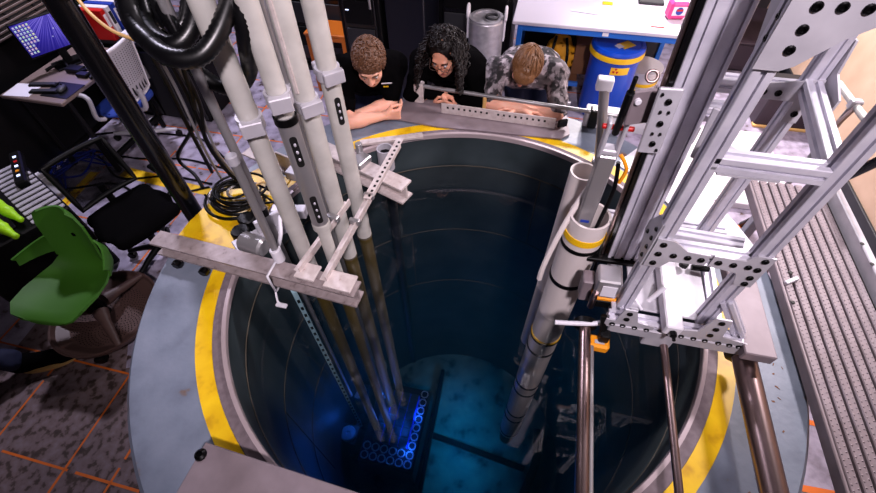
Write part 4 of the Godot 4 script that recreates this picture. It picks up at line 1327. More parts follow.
func build_far_rim() -> void:
	var t := thing("rim_plate", "grey metal plate with a perforated angle strip on the far curb before the people", "plate")
	part(t, "sheet", mb().extrude(Transform3D(Basis(Vector3.RIGHT, PI / 2), V(0, 1.009, 0)), PackedVector2Array([Vector2(-0.66, -1.04), Vector2(-0.34, -1.015), Vector2(0.38, -1.045), Vector2(0.43, -1.1), Vector2(0.4, -1.3), Vector2(-0.55, -1.33)]), -0.004, 0.004).done(), "steel_plate")
	var an := part(t, "angle_strip", mb().box(Transform3D(Basis(Vector3.UP, -0.03), V(0.0, 1.045, -1.145)), V(0.68, 0.07, 0.006), 0.001).done(), "old_white")
	var hm := mb().bx(V(0, 0, 0), V(0.012, 0.012, 0.003), 0.0).done()
	for k in 18:
		if k == 8: continue
		part(an, "hole", hm, "hole", Transform3D(Basis(), V(-0.3 + k * 0.034, 1.055, -1.1415 + (-0.3 + k * 0.034) * 0.03)))
	part(t, "tool", mb().box(Transform3D(Basis(Vector3.UP, 0.5), V(0.38, 1.05, -1.14)), V(0.06, 0.05, 0.02), 0.006).done(), "bolt")
	var r := thing("guard_rail", "slim steel rail on clamp blocks along the far curb in front of the people", "rail")
	part(r, "bar", mb().cyl(V(-0.52, 1.115, -1.255), V(0.95, 1.115, -1.16), 0.012, 14).done(), "metal_tube")
	part(r, "clamp_block", mb().bx(V(-0.5, 1.075, -1.25), V(0.06, 0.13, 0.05), 0.006).done(), "old_white")
	part(r, "clamp_block", mb().bx(V(0.545, 1.08, -1.19), V(0.05, 0.12, 0.06), 0.006).done(), "bolt")
	part(r, "support", mb().cyl(V(-0.09, 1.01, -1.225), V(-0.09, 1.11, -1.225), 0.012, 12).done(), "cream_cable")
	var p := thing("rim_post", "upright bright metal post with a white block on top, on the far right lip", "post", V(0.595, 0, -0.885))
	part(p, "tube", mb().cyl(V(0, 1.0, 0), V(-0.085, 1.42, -0.03), 0.024, 20).done(), "metal_tube")
	part(p, "cap_block", mb().bx(V(-0.09, 1.445, -0.035), V(0.075, 0.06, 0.05), 0.005).done(), "white")
	part(p, "foot", mb().cyl(V(0, 1.0, 0), V(0, 1.03, 0), 0.04, 20, 0.004).done(), "metal_tube")
	# strong light on the curb behind the tower, put in as a white overlay
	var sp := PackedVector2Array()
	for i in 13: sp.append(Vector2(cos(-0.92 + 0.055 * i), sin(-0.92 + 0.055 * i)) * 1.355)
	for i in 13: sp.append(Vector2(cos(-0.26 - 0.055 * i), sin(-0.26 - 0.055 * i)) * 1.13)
	solo("curb_glare", "strong light on the back right curb behind the frame tower, put in as a white sheet", "sheet", mb().extrude(Transform3D(Basis(Vector3.RIGHT, PI / 2), V(0, 1.004, 0)), sp, -0.0025, 0.0025).done(), "white")
	# white box beam lying on the far right curb
	var b := thing("white_beam", "white box beam resting on the far right curb behind the post", "beam")
	part(b, "beam", mb().box(Transform3D(Basis(Vector3.UP, -0.05), V(0.8, 1.06, -1.22)), V(0.6, 0.1, 0.09), 0.006).done(), "white")
	part(b, "end_cap", mb().box(Transform3D(Basis(Vector3.UP, -0.05), V(1.105, 1.06, -1.206)), V(0.015, 0.11, 0.1), 0.003).done(), "grey_plastic")


# ------------------------------------------------------------------ people
func hand(pr: Array, w: Vector3, d: Vector3, back: Vector3, thumb: Vector3, curl: float, fat := 1.0) -> void:
	d = d.normalized()
	thumb = (thumb - d * thumb.dot(d)).normalized()
	back = d.cross(thumb) if d.cross(thumb).dot(back) > 0.0 else -d.cross(thumb)
	for k in 4:
		var o := thumb * (0.03 - 0.02 * k)
		pr.append(cap(w + o * 0.55 + d * 0.005, w + o + d * 0.085, 0.014 * fat, 0.0115 * fat, 0.012))
		var p := w + o + d * 0.088
		var f: float = [0.95, 1.05, 1.0, 0.8][k]
		var a := curl * (0.75 + 0.1 * k)
		var dir := d + thumb * (0.06 - 0.04 * k)
		for s in 3:
			dir = (dir * cos(a) - back * sin(a)).normalized()
			var nx: Vector3 = p + dir * ([0.042, 0.027, 0.021][s] * f)
			pr.append(cap(p, nx, (0.0095 - 0.0008 * s) * fat, (0.0088 - 0.0008 * s) * fat, 0.003))
			p = nx
	var tb := w + thumb * 0.022 + d * 0.02
	var t1 := tb + (thumb * 0.8 + d * 0.75 - back * 0.25).normalized() * 0.045
	var t2 := t1 + (d - back * 0.35 + thumb * 0.1 * (1.0 - curl)).normalized() * 0.034
	pr.append(cap(tb, t1, 0.015 * fat, 0.011 * fat, 0.01))
	pr.append(cap(t1, t2, 0.0105 * fat, 0.009 * fat, 0.004))
	pr.append(cap(t2, t2 + (d - thumb * 0.4 - back * 0.3).normalized() * 0.026, 0.0095 * fat, 0.008 * fat, 0.003))


func person(label: String, P: Dictionary) -> Node3D:
	var root: Vector3 = V(P.pelvis.x, 0, P.pelvis.z)
	var t := thing("person", label, "person", root)
	var J := {}
	for k in ["head", "pelvis", "chest", "neck", "sl", "sr", "el", "er", "wl", "wr"]:
		J[k] = P[k] - root
	var side: Vector3 = (J.sl - J.sr).normalized()
	var fwd := side.cross(Vector3.UP).normalized()
	var hb := Basis()
	hb.z = (P.face as Vector3).normalized()
	var roll: Vector3 = P.get("up", Vector3.UP)
	hb.x = roll.cross(hb.z).normalized()
	hb.y = hb.z.cross(hb.x)
	var hx := Transform3D(hb, J.head)
	# limbs and trunk
	var pr := []
	var tors := func(g: float) -> Array:
		var a := []
		for s in [-1.0, 1.0]:
			a.append(cap(J.pelvis + side * s * 0.075, J.chest + side * s * 0.07, 0.098 + g, 0.1 + g, 0.06))
			a.append(cap(J.chest + side * s * 0.07, J.neck.lerp(J.sl if s > 0 else J.sr, 0.5) - V(0, 0.03, 0), 0.1 + g, 0.065 + g, 0.06))
		a.append(cap(J.sr, J.sl, 0.056 + g, 0.056 + g, 0.05))
		return a
	pr.append_array(tors.call(0.0))
	pr.append(cap(J.neck, hx * V(0, -0.07, -0.02), 0.056, 0.052, 0.04))
	for s in ["l", "r"]:
		var sh: Vector3 = J["s" + s]
		var e: Vector3 = J["e" + s]
		var w: Vector3 = J["w" + s]
		pr.append(cap(sh, e, 0.05, 0.04, 0.03))
		pr.append(cap(e, e.lerp(w, 0.35), 0.041, 0.041, 0.02))
		pr.append(cap(e.lerp(w, 0.3), w, 0.041, 0.027, 0.02))
	var legs := func(g: float) -> Array:
		var a := []
		for s in [-1.0, 1.0]:
			var hp: Vector3 = J.pelvis + side * s * 0.09 - V(0, 0.03, 0)
			var kn: Vector3 = V(hp.x, 0.5, hp.z) + fwd * 0.09
			var an: Vector3 = V(hp.x, 0.09, hp.z) + side * s * 0.02
			a.append(cap(hp, kn, 0.088 + g, 0.06 + g, 0.04))
			a.append(cap(kn, an, 0.058 + g, 0.04 + g * 1.5, 0.03))
		return a
	pr.append_array(legs.call(0.0))
	for s in [-1.0, 1.0]:
		var an: Vector3 = V(J.pelvis.x, 0.07, J.pelvis.z) + side * s * 0.11
		pr.append(cap(an - fwd * 0.03 - V(0, 0.03, 0), an + fwd * 0.15 - V(0, 0.042, 0), 0.035, 0.025, 0.02))
	var body := mb()
	nets(body, pr, 0.014)
	# head
	var hd := []
	var E := func(c: Vector3, r: Vector3, k := 0.02, sub := false): hd.append(ell(hx * c, r, hb, k, sub))
	E.call(V(0, 0.035, -0.012), V(0.071, 0.078, 0.091))
	E.call(V(0, -0.03, 0.03), V(0.061, 0.085, 0.06), 0.03)
	E.call(V(0, -0.078, 0.048), V(0.043, 0.036, 0.04), 0.03)
	E.call(V(0, -0.097, 0.07), V(0.02, 0.016, 0.018), 0.02)
	for s in [-1.0, 1.0]:
		E.call(V(s * 0.036, -0.02, 0.062), V(0.025, 0.022, 0.022), 0.02)
		E.call(V(s * 0.03, 0.01, 0.097), V(0.016, 0.01, 0.014), 0.012, true)
		E.call(V(s * 0.076, -0.008, -0.008), V(0.011, 0.03, 0.018), 0.006)
	hd.append(cap(hx * V(-0.034, 0.028, 0.08), hx * V(0.034, 0.028, 0.08), 0.011, 0.011, 0.015))
	hd.append(cap(hx * V(0, 0.012, 0.088), hx * V(0, -0.03, 0.106), 0.008, 0.013, 0.012))
	hd.append(cap(hx * V(-0.012, -0.035, 0.094), hx * V(0.012, -0.035, 0.094), 0.009, 0.009, 0.008))
	hd.append(cap(hx * V(-0.018, -0.062, 0.086), hx * V(0.018, -0.062, 0.086), 0.0075, 0.0075, 0.006))
	hd.append(cap(hx * V(0, -0.07, -0.01), J.neck, 0.05, 0.054, 0.03))
	nets(body, hd, 0.0055)
	for s in ["l", "r"]:
		var hp := []
		var w: Vector3 = J["w" + s]
		var fd: Vector3 = P["h" + s]
		hp.append(cap(w - (w - J["e" + s]).normalized() * 0.04, w + fd.normalized() * 0.01, 0.0275, 0.025, 0.01))
		hand(hp, w, fd, P.get("back" + s, Vector3.UP), P.get("thumb" + s, fwd), P.get("curl" + s, 0.4))
		nets(body, hp, 0.0038)
	part(t, "body", body.done(), P.skin)
	# clothes
	var nz := FastNoiseLite.new()
	nz.seed = 3
	nz.frequency = 9.0
	nz.fractal_octaves = 2
	var top := []
	top.append_array(tors.call(0.014))
	var reach: float = P.sleeve
	for s in ["l", "r"]:
		var sh: Vector3 = J["s" + s]
		var e: Vector3 = J["e" + s]
		var w: Vector3 = J["w" + s]
		top.append(cap(sh, sh.lerp(e, minf(reach, 1.0)), 0.064, 0.058, 0.03))
		if reach > 1.0:
			top.append(cap(e, e.lerp(w, reach - 1.0), 0.053, 0.04, 0.02))
	top.append(cap(J.neck - V(0, 0.05, 0), J.neck.lerp(hx * V(0, -0.07, -0.02), 0.15), 0.085, 0.066, 0.04))
	var sm := mb()
	nets(sm, top, 0.011, nz, 0.012)
	part(t, "shirt", sm.done(), P.shirt)
	var tm := mb()
	nets(tm, legs.call(0.012) + [cap(J.pelvis - side * 0.08, J.pelvis + side * 0.08, 0.108, 0.108, 0.05)], 0.015, nz, 0.01)
	part(t, "trousers", tm.done(), P.trousers)
	for s in [-1.0, 1.0]:
		var an: Vector3 = V(J.pelvis.x, 0.05, J.pelvis.z) + side * s * 0.11
		var shoe := mb()
		nets(shoe, [cap(an - fwd * 0.05, an + fwd * 0.17 - V(0, 0.01, 0), 0.047, 0.038, 0.02), cap(an - fwd * 0.03, an - fwd * 0.02 + V(0, 0.06, 0), 0.045, 0.05, 0.02)], 0.012)
		part(t, "shoe", shoe.done(), "black")
	# face
	for s in [-1.0, 1.0]:
		var ey := part(t, "eye", mb().ball(hx * V(s * 0.031, 0.008, 0.079), V(0.0115, 0.0115, 0.0115), 12, 8).done(), "white")
		part(ey, "iris", mb().ball(hx * V(s * 0.031, 0.003, 0.0862), V(0.0055, 0.0055, 0.0055), 10, 6).done(), "bolt")
		part(t, "eyebrow", mb().tube(curve([hx * V(s * 0.014, 0.027, 0.093), hx * V(s * 0.032, 0.033, 0.09), hx * V(s * 0.048, 0.027, 0.08)], 0.01), 0.004, 6).done(), P.hair)
	part(t, "lips", mb().tube(curve([hx * V(-0.022, -0.063, 0.086), hx * V(-0.008, -0.058, 0.0945), hx * V(0.008, -0.058, 0.0945), hx * V(0.022, -0.063, 0.086)], 0.008), 0.0045, 6).tube(curve([hx * V(-0.018, -0.067, 0.088), hx * V(0, -0.07, 0.093), hx * V(0.018, -0.067, 0.088)], 0.008), 0.0045, 6).done(), "lips")
	P.hx = hx
	P.node = t
	return t


# short springy curls over a scalp; brow is how high the hairline sits in front
func curls(hm: MB, hx: Transform3D, count: int, c: Vector3, r: Vector3, brow: float, rng: RandomNumberGenerator) -> void:
	for i in count:
		var th := 1.8 * sqrt(rng.randf())
		var ph := rng.randf_range(0.0, TAU)
		var d := V(sin(th) * cos(ph), cos(th), sin(th) * sin(ph))
		if d.z > 0.45 and d.y < brow: continue
		var c0 := c + d * r
		var t1 := d.cross(V(rng.randf_range(-1, 1), rng.randf_range(-1, 1), rng.randf_range(-1, 1))).normalized()
		var t2 := d.cross(t1)
		var pts := PackedVector3Array()
		var w0 := rng.randf_range(0, TAU)
		var cr := rng.randf_range(0.006, 0.011)
		for k in 12:
			var w := w0 + k * 0.75
			pts.append(hx * (c0 + (t1 * cos(w) + t2 * sin(w)) * cr + t2 * (k - 6) * 0.003 + d * (0.004 + 0.004 * sin(w))))
		hm.tube(pts, [0.003, 0.005, 0.0055, 0.0055, 0.0055, 0.0055, 0.0055, 0.0055, 0.005, 0.004, 0.003, 0.0015], 5)


func build_people() -> void:
	var rng := RandomNumberGenerator.new()
	rng.seed = 12
	# left: short brown curls, black T-shirt
	var A := {
		"head": V(-0.715, 1.352, -1.04), "face": V(0.22, -0.56, 0.74), "neck": V(-0.755, 1.285, -1.16), "chest": V(-0.80, 1.16, -1.27), "pelvis": V(-0.91, 0.93, -1.56),
		"sl": V(-0.645, 1.24, -1.25), "sr": V(-0.94, 1.25, -1.14), "el": V(-0.655, 1.045, -1.13), "wl": V(-0.82, 1.04, -1.0), "er": V(-0.85, 1.045, -0.9), "wr": V(-0.655, 1.05, -1.005),
		"hl": V(-0.7, 0.0, 0.5), "hr": V(0.86, 0.02, -0.3), "thumbr": V(0.0, 1.0, 0.2), "backr": V(0.3, 0.2, 0.9), "curlr": 1.5, "curll": 1.2, "backl": V(0, 1, 0), "thumbl": V(-0.4, 0, -0.6),
		"skin": "skin", "shirt": "black_cloth", "trousers": "jeans", "hair": "hair_brown", "sleeve": 0.72,
	}
	var a := person("young person with short brown curls and black T-shirt, leaning folded forearms on the curb", A)
	var hx: Transform3D = A.hx
	var hp := [ell(hx * V(0, 0.034, -0.018), V(0.086, 0.089, 0.106), hx.basis, 0.02)]
	hp.append(ell(hx * V(0, -0.035, 0.09), V(0.072, 0.075, 0.07), hx.basis, 0.01, true))
	var hm := mb()
	var hn := FastNoiseLite.new()
	hn.frequency = 40.0
	nets(hm, hp, 0.006, hn, 0.006)
	curls(hm, hx, 260, V(0, 0.034, -0.018), V(0.083, 0.086, 0.103), 0.32, rng)
	part(a, "hair", hm.done(), "hair_brown")
	part(a, "shirt_print", mb().box(Transform3D(hx.basis, V(-0.66, 1.19, -1.12) - a.position), V(0.06, 0.01, 0.004), 0.0).done(), "white")
	part(a, "shirt_badge", mb().box(Transform3D(hx.basis, V(-0.668, 1.165, -1.125) - a.position), V(0.03, 0.014, 0.004), 0.0).done(), "yellow")
	# middle: long black curls, glasses, dark sweatshirt
	var B := {
		"head": V(-0.355, 1.305, -1.31), "face": V(-0.1, -0.46, 0.85), "neck": V(-0.35, 1.225, -1.42), "chest": V(-0.345, 1.12, -1.52), "pelvis": V(-0.34, 0.93, -1.83),
		"sl": V(-0.185, 1.19, -1.42), "sr": V(-0.52, 1.19, -1.4), "el": V(-0.13, 1.05, -1.27), "wl": V(-0.3, 1.05, -1.3), "er": V(-0.545, 1.05, -1.27), "wr": V(-0.375, 1.055, -1.3),
		"hl": V(-0.9, 0, 0.1), "hr": V(0.9, 0, 0.2), "curll": 1.3, "curlr": 1.3, "skin": "skin_tan", "shirt": "black_cloth", "trousers": "black_cloth", "hair": "hair_black", "sleeve": 1.95,
	}
	var b := person("person with long black curls, glasses and a dark sweatshirt behind the guard rail", B)
	hx = B.hx
	hp = [ell(hx * V(0, 0.047, -0.022), V(0.089, 0.088, 0.106), hx.basis, 0.02), ell(hx * V(0, -0.03, -0.075), V(0.08, 0.11, 0.05), hx.basis, 0.03), ell(hx * V(0, 0.0, 0.1), V(0.06, 0.105, 0.085), hx.basis, 0.01, true)]
	hm = mb()
	nets(hm, hp, 0.007, hn, 0.006)
	curls(hm, hx, 200, V(0, 0.047, -0.022), V(0.087, 0.086, 0.104), 0.75, rng)
	for i in 230:
		# curled locks falling from a parting to both sides
		var s := -1.0 if i % 2 == 0 else 1.0
		var z := rng.randf_range(-0.11, 0.065)
		var st: Vector3 = hx * V(s * rng.randf_range(0.004, 0.06), 0.115 + rng.randf_range(-0.01, 0.006) - absf(z) * 0.25, z)
		var out: Vector3 = hx.basis * V(s * rng.randf_range(0.5, 1.0), 0.15, -0.1 + z * 1.5)
		var L := rng.randf_range(0.14, 0.25) if z < 0.03 else rng.randf_range(0.17, 0.27)
		var pts := PackedVector3Array()
		var ph := rng.randf_range(0, TAU)
		var p := st
		var v := out.normalized() * 0.9
		var n := 26
		var cr := rng.randf_range(0.009, 0.017)
		for k in n:
			var f := float(k) / n
			v = v.lerp(V(out.x * 0.04, -1.0, out.z * 0.1 + (0.1 if z > 0 else -0.05)), 0.2).normalized()
			p += v * L / n
			# keep off the face and skull
			var q := hx.affine_inverse() * p
			if q.z > -0.02 and absf(q.x) < 0.075: q.x = s * 0.075
			var qq := V(q.x / 0.088, q.y / 0.11, q.z / 0.105)
			if qq.length() < 1.0: q = q / maxf(qq.length(), 0.3)
			p = hx * q
			var w := ph + f * TAU * 4.5
			pts.append(p + V(cos(w), 0.3 * sin(w * 1.3), sin(w)) * cr * minf(1.0, f * 4.0))
		hm.tube(pts, rng.randf_range(0.004, 0.0065), 5)
	part(b, "hair", hm.done(), "hair_black")
	var gl := mb()
	for s in [-1.0, 1.0]:
		var c := PackedVector3Array()
		for k in 16: c.append(hx * V(s * 0.033 + cos(TAU * k / 16) * 0.026, 0.002 + sin(TAU * k / 16) * 0.02, 0.106))
		gl.tube(c, 0.0015, 6, true)
		gl.tube(PackedVector3Array([hx * V(s * 0.059, 0.006, 0.105), hx * V(s * 0.08, 0.004, 0.0)]), 0.002, 6)
	gl.tube(PackedVector3Array([hx * V(-0.008, 0.006, 0.108), hx * V(0.008, 0.006, 0.108)]), 0.002, 6)
	part(b, "glasses", gl.done(), "node_base")
	# right: short blond-brown hair, black and grey patterned shirt
	var C := {
		"head": V(0.12, 1.255, -1.35), "face": V(-0.16, -0.87, 0.46), "up": V(0.05, 0.3, 1.0), "neck": V(0.135, 1.205, -1.46), "chest": V(0.14, 1.12, -1.58), "pelvis": V(0.16, 0.96, -1.9),
		"sl": V(0.305, 1.185, -1.45), "sr": V(-0.05, 1.185, -1.42), "el": V(0.345, 1.05, -1.235), "wl": V(0.12, 1.055, -1.235), "er": V(-0.06, 1.05, -1.26), "wr": V(0.14, 1.065, -1.215),
		"hl": V(-0.9, 0.05, 0.05), "hr": V(0.9, 0.0, -0.05), "curll": 0.8, "curlr": 0.8, "thumbl": V(0, 0.1, 1), "thumbr": V(0, 0.1, 1), "skin": "skin", "shirt": "camo", "trousers": "jeans", "hair": "hair_blond", "sleeve": 0.9,
	}
	var c := person("person with short fair hair, head bowed over crossed arms, in a black and white shirt", C)
	hx = C.hx
	hp = [ell(hx * V(0, 0.046, -0.02), V(0.081, 0.086, 0.1), hx.basis, 0.02), ell(hx * V(0, 0.09, 0.05), V(0.06, 0.03, 0.05), hx.basis, 0.03)]
	hp.append(ell(hx * V(0, -0.035, 0.09), V(0.07, 0.08, 0.066), hx.basis, 0.01, true))
	hm = mb()
	nets(hm, hp, 0.0055, hn, 0.006)
	for i in 260:
		# short strands combed forward from the crown
		var th := 1.75 * sqrt(rng.randf())
		var ph := rng.randf_range(0.0, TAU)
		var d := V(sin(th) * cos(ph), cos(th), sin(th) * sin(ph))
		if d.z > 0.62 and d.y < 0.45: continue
		var pts := PackedVector3Array()
		var g := (V(d.x, 0.0, d.z) * 0.7 + V(rng.randf_range(-0.3, 0.3), 0.0, 0.8)).normalized()
		for k in 5:
			var q := (d + g * 0.13 * k).normalized()
			pts.append(hx * (V(0, 0.046, -0.02) + q * V(0.083, 0.089, 0.102) * (1.0 + 0.03 * sin(k * 0.8 + ph))))
		hm.tube(pts, [0.004, 0.0055, 0.005, 0.004, 0.001], 5)
	part(c, "hair", hm.done(), "hair_blond")


# ------------------------------------------------------------------ behind the people
func build_back() -> void:
	# black equipment racks
	var racks := [
		[V(-2.15, 0, -3.5), V(1.1, 2.0, 0.8), "black equipment rack at the back left, behind the white rod tubes", "black"],
		[V(-1.42, 0, -3.05), V(0.38, 2.0, 0.75), "black equipment rack behind the curly-haired person in the T-shirt", "black"],
		[V(-1.02, 0, -3.12), V(0.36, 2.0, 0.8), "dark navy cabinet between the racks, its blank side panel facing the pool", "navy"],
		[V(-0.46, 0, -3.5), V(0.7, 2.0, 0.7), "black equipment rack behind the metal cask", "black"],
	]
	for r in racks:
		var s: Vector3 = r[1]
		var t := thing("equipment_rack", r[2], "cabinet", r[0], 0.0, "dark cabinets behind the people")
		part(t, "cabinet_body", mb().bx(V(0, s.y / 2 + 0.05, 0), V(s.x, s.y - 0.1, s.z), 0.01).done(), r[3])
		part(t, "plinth", mb().bx(V(0, 0.03, 0.01), V(s.x - 0.03, 0.06, s.z - 0.02), 0.004).done(), "grey_plastic" if r[3] == "navy" else "dark_grey")
		if r[3] == "black":
			var d := part(t, "front_panel", mb().bx(V(0, s.y / 2 + 0.05, s.z / 2 + 0.008), V(s.x - 0.08, s.y - 0.2, 0.016), 0.004).done(), "black_gloss")
			for k in 6:
				part(d, "module", mb().bx(V(0, 0.4 + k * 0.24, s.z / 2 + 0.022), V(s.x - 0.12, 0.2, 0.014), 0.004).done(), "dark_grey" if k % 3 == 1 else "black")
			part(d, "door_handle", mb().bx(V(s.x / 2 - 0.07, 1.0, s.z / 2 + 0.035), V(0.018, 0.16, 0.02), 0.004).done(), "metal_tube")
			part(d, "indicator", mb().bx(V(-0.1, 0.9, s.z / 2 + 0.031), V(0.03, 0.008, 0.004), 0.0).bx(V(0.06, 1.14, s.z / 2 + 0.031), V(0.05, 0.008, 0.004), 0.0).done(), "led_white")
	# wooden stool
	var w := thing("stool", "orange-brown wooden stool in front of the black rack", "stool", V(-1.83, 0, -2.86))
	part(w, "seat", mb().bx(V(0, 0.61, 0), V(0.42, 0.03, 0.3), 0.008).done(), "wood")
	part(w, "apron", mb().bx(V(0, 0.57, 0.12), V(0.36, 0.05, 0.02)).bx(V(0, 0.57, -0.12), V(0.36, 0.05, 0.02)).done(), "wood")
	for x in [-0.18, 0.18]:
		for z in [-0.12, 0.12]:
			part(w, "leg", mb().bx(V(x, 0.3, z), V(0.04, 0.6, 0.04), 0.004).done(), "wood")
	# metal cask with two lifting lugs
	var k := thing("cask", "tall silver metal cask with two lifting lugs, beside the curly-haired person", "cask", V(-0.31, 0, -2.86))
	part(k, "shell", mb().lathe(Transform3D(), [Vector2(0.0, 0), Vector2(0.15, 0), Vector2(0.155, 0.01), Vector2(0.155, 0.83), Vector2(0.15, 0.84), Vector2(0.0, 0.84)], 40).done(), "cask_metal")
	part(k, "lid_rim", mb().lathe(Transform3D(), [Vector2(0.15, 0.838), Vector2(0.15, 0.852), Vector2(0.12, 0.852), Vector2(0.12, 0.838)], 40).done(), "cask_metal")
	part(k, "lid_knob", mb().tube(xf_pts(Transform3D(Basis(), V(0.05, 0.862, 0.02)), circle(0.05, 18)), 0.012, 8, true).done(), "dark_grey")
	for s in [-1.0, 1.0]:
		var ring := PackedVector3Array()
		for i in 20: ring.append(V(s * 0.165, 0.885 + sin(TAU * i / 20) * 0.055, cos(TAU * i / 20) * 0.045))
		var lg := part(k, "lifting_lug", mb().tube(ring, 0.012, 8, true).done(), "white")
		part(lg, "lug_strap", mb().bx(V(s * 0.162, 0.76, 0.0), V(0.016, 0.2, 0.07), 0.004).done(), "white")
	# white bench with blue frame
	var t := thing("work_table", "white-topped bench on a blue steel frame at the back", "table", V(0.69, 0, -3.25))
	part(t, "tabletop", mb().bx(V(0, 0.835, 0), V(1.54, 0.03, 0.86), 0.005).done(), "table_top")
	var fr := mb()
	for z in [-0.4, 0.4]: fr.bx(V(0, 0.795, z), V(1.44, 0.05, 0.04), 0.004)
	for x in [-0.7, 0.7]: fr.bx(V(x, 0.795, 0), V(0.04, 0.05, 0.8), 0.004)
	part(t, "apron", fr.done(), "blue_paint")
	for x in [-0.7, 0.7]:
		for z in [-0.4, 0.4]:
			part(t, "leg", mb().bx(V(x, 0.4, z), V(0.045, 0.8, 0.045), 0.004).done(), "blue_paint")
	part(t, "lower_shelf", mb().bx(V(-0.39, 0.2, -0.1), V(0.6, 0.03, 0.55), 0.004).done(), "cardboard")
	part(t, "lower_rail", mb().bx(V(-0.39, 0.2, 0.2), V(0.62, 0.04, 0.04), 0.004).bx(V(0.0, 0.2, -0.38), V(1.4, 0.04, 0.04), 0.004).done(), "blue_paint")
	part(t, "label", mb().bx(V(0.02, 0.8, 0.4215), V(0.05, 0.03, 0.003), 0.0).done(), "white")
	part(t, "shade_panel", mb().bx(V(0, 0.42, -0.41), V(1.4, 0.7, 0.015)).done(), "dark_grey")  # added dark board standing in for the shade under the bench
	# on the bench
	solo("tape_strip", "red strip of tape at the front right of the white bench", "tape", mb().bx(V(0, 0, 0), V(0.11, 0.006, 0.012), 0.001).done(), "red", V(1.12, 0.854, -2.93))
	solo("paper_scrap", "thin white strips lying in the middle of the white bench", "paper", mb().box(Transform3D(Basis(Vector3.UP, 0.1), V(0, 0, 0)), V(0.2, 0.004, 0.025), 0.0).box(Transform3D(Basis(Vector3.UP, -0.15), V(0.05, 0.002, 0.03)), V(0.18, 0.004, 0.02), 0.0).done(), "white", V(0.5, 0.853, -3.12))
	solo("yellow_note", "small yellow note at the back of the white bench", "note", mb().bx(V(0, 0, 0), V(0.09, 0.006, 0.06), 0.001).done(), "yellow", V(0.72, 0.853, -3.32))
	var pk := thing("packet", "pink and white packet standing at the right end of the bench", "packet", V(1.27, 0.85, -3.15), 0.2)
	part(pk, "wrapper", mb().bx(V(0, 0.07, 0), V(0.15, 0.14, 0.12), 0.02).done(), "pink")
	part(pk, "panel", mb().bx(V(0, 0.075, 0.0605), V(0.11, 0.07, 0.003), 0.0).bx(V(0, 0.141, 0), V(0.1, 0.003, 0.07), 0.0).done(), "white")
	part(pk, "emblem", mb().cyl(V(0.0, 0.075, 0.061), V(0.0, 0.075, 0.0645), 0.03, 16, 0.0).done(), "binder_blue")
	part(pk, "emblem_band", mb().bx(V(0, 0.083, 0.0645), V(0.05, 0.016, 0.003), 0.0).done(), "red")
	solo("clip", "small steel clip at the right front corner of the white bench", "clip", mb().box(Transform3D(Basis(Vector3.UP, 0.4), V(0, 0.015, 0)), V(0.03, 0.03, 0.08), 0.006).done(), "metal_tube", V(1.33, 0.85, -2.95))
	solo("dark_tray", "dark flat tray at the back right of the white bench", "tray", mb().bx(V(0, 0.012, 0), V(0.22, 0.024, 0.12), 0.006).done(), "dark_grey", V(1.1, 0.85, -3.42))
	# under the bench
	var yb := thing("bag", "yellow fabric bag with black straps under the white bench", "bag", V(0.38, 0.215, -3.3))
	var bg := mb()
	nets(bg, [ell(V(0, 0.17, 0), V(0.13, 0.17, 0.1), Basis(), 0.03), ell(V(0.05, 0.12, 0.03), V(0.12, 0.12, 0.1), Basis(), 0.04)], 0.012, fold_noise(), 0.03)
	part(yb, "sack", bg.done(), "yellow_cloth")
	part(yb, "strap", mb().tube(curve([V(-0.08, 0.02, 0.11), V(-0.07, 0.2, 0.12), V(-0.05, 0.33, 0.03)]), 0.014, 8).done(), "black")
	part(yb, "strap", mb().tube(curve([V(0.09, 0.02, 0.13), V(0.08, 0.2, 0.12), V(0.05, 0.32, 0.03)]), 0.014, 8).done(), "black")
	var cb := thing("cardboard_box", "brown cardboard box next to the yellow bag under the bench", "box", V(0.64, 0.215, -3.36))
	part(cb, "carton", mb().bx(V(0, 0.15, 0), V(0.22, 0.3, 0.3), 0.003).done(), "cardboard")
	part(cb, "flap", mb().bx(V(0, 0.302, -0.075), V(0.22, 0.004, 0.145), 0.0).bx(V(0, 0.302, 0.075), V(0.22, 0.004, 0.145), 0.0).done(), "cardboard")
	solo("pipe_fitting", "grey pipe fitting on the floor under the bench, behind the fair-haired person", "pipe", mb().cyl(V(-0.12, 0.05, 0), V(0.14, 0.05, 0.03), 0.03, 16).cyl(V(0.0, 0.05, 0.02), V(0.0, 0.14, 0.02), 0.022, 14).cyl(V(0.12, 0.05, 0.03), V(0.16, 0.05, 0.03), 0.045, 16).done(), "metal_tube", V(0.42, 0.0, -2.98))
	var cs := thing("dark_case", "dark equipment case under the bench behind the fair-haired person", "case", V(0.12, 0, -3.3))
	part(cs, "shell", mb().bx(V(0, 0.19, 0), V(0.24, 0.34, 0.3), 0.02).done(), "black")
	part(cs, "latch", mb().bx(V(0.0, 0.25, 0.152), V(0.06, 0.05, 0.012), 0.003).done(), "metal_tube")
	# blue drum
	var b := thing("drum", "blue plastic drum with a yellow lid band and hazard labels", "drum", V(0.865, 0, -2.97))
	part(b, "barrel", mb().lathe(Transform3D(), [Vector2(0, 0), Vector2(0.19, 0), Vector2(0.205, 0.03), Vector2(0.212, 0.3), Vector2(0.215, 0.55), Vector2(0.228, 0.58), Vector2(0.228, 0.61), Vector2(0, 0.61)], 48).done(), "barrel_blue")
	part(b, "lid", mb().lathe(Transform3D(), [Vector2(0.23, 0.64), Vector2(0.235, 0.66), Vector2(0.225, 0.685), Vector2(0.2, 0.685), Vector2(0.19, 0.67), Vector2(0.0, 0.672)], 48).done(), "barrel_blue")
	part(b, "band", mb().lathe(Transform3D(), [Vector2(0.228, 0.6), Vector2(0.238, 0.6), Vector2(0.24, 0.62), Vector2(0.238, 0.645), Vector2(0.228, 0.645)], 48).done(), "yellow")
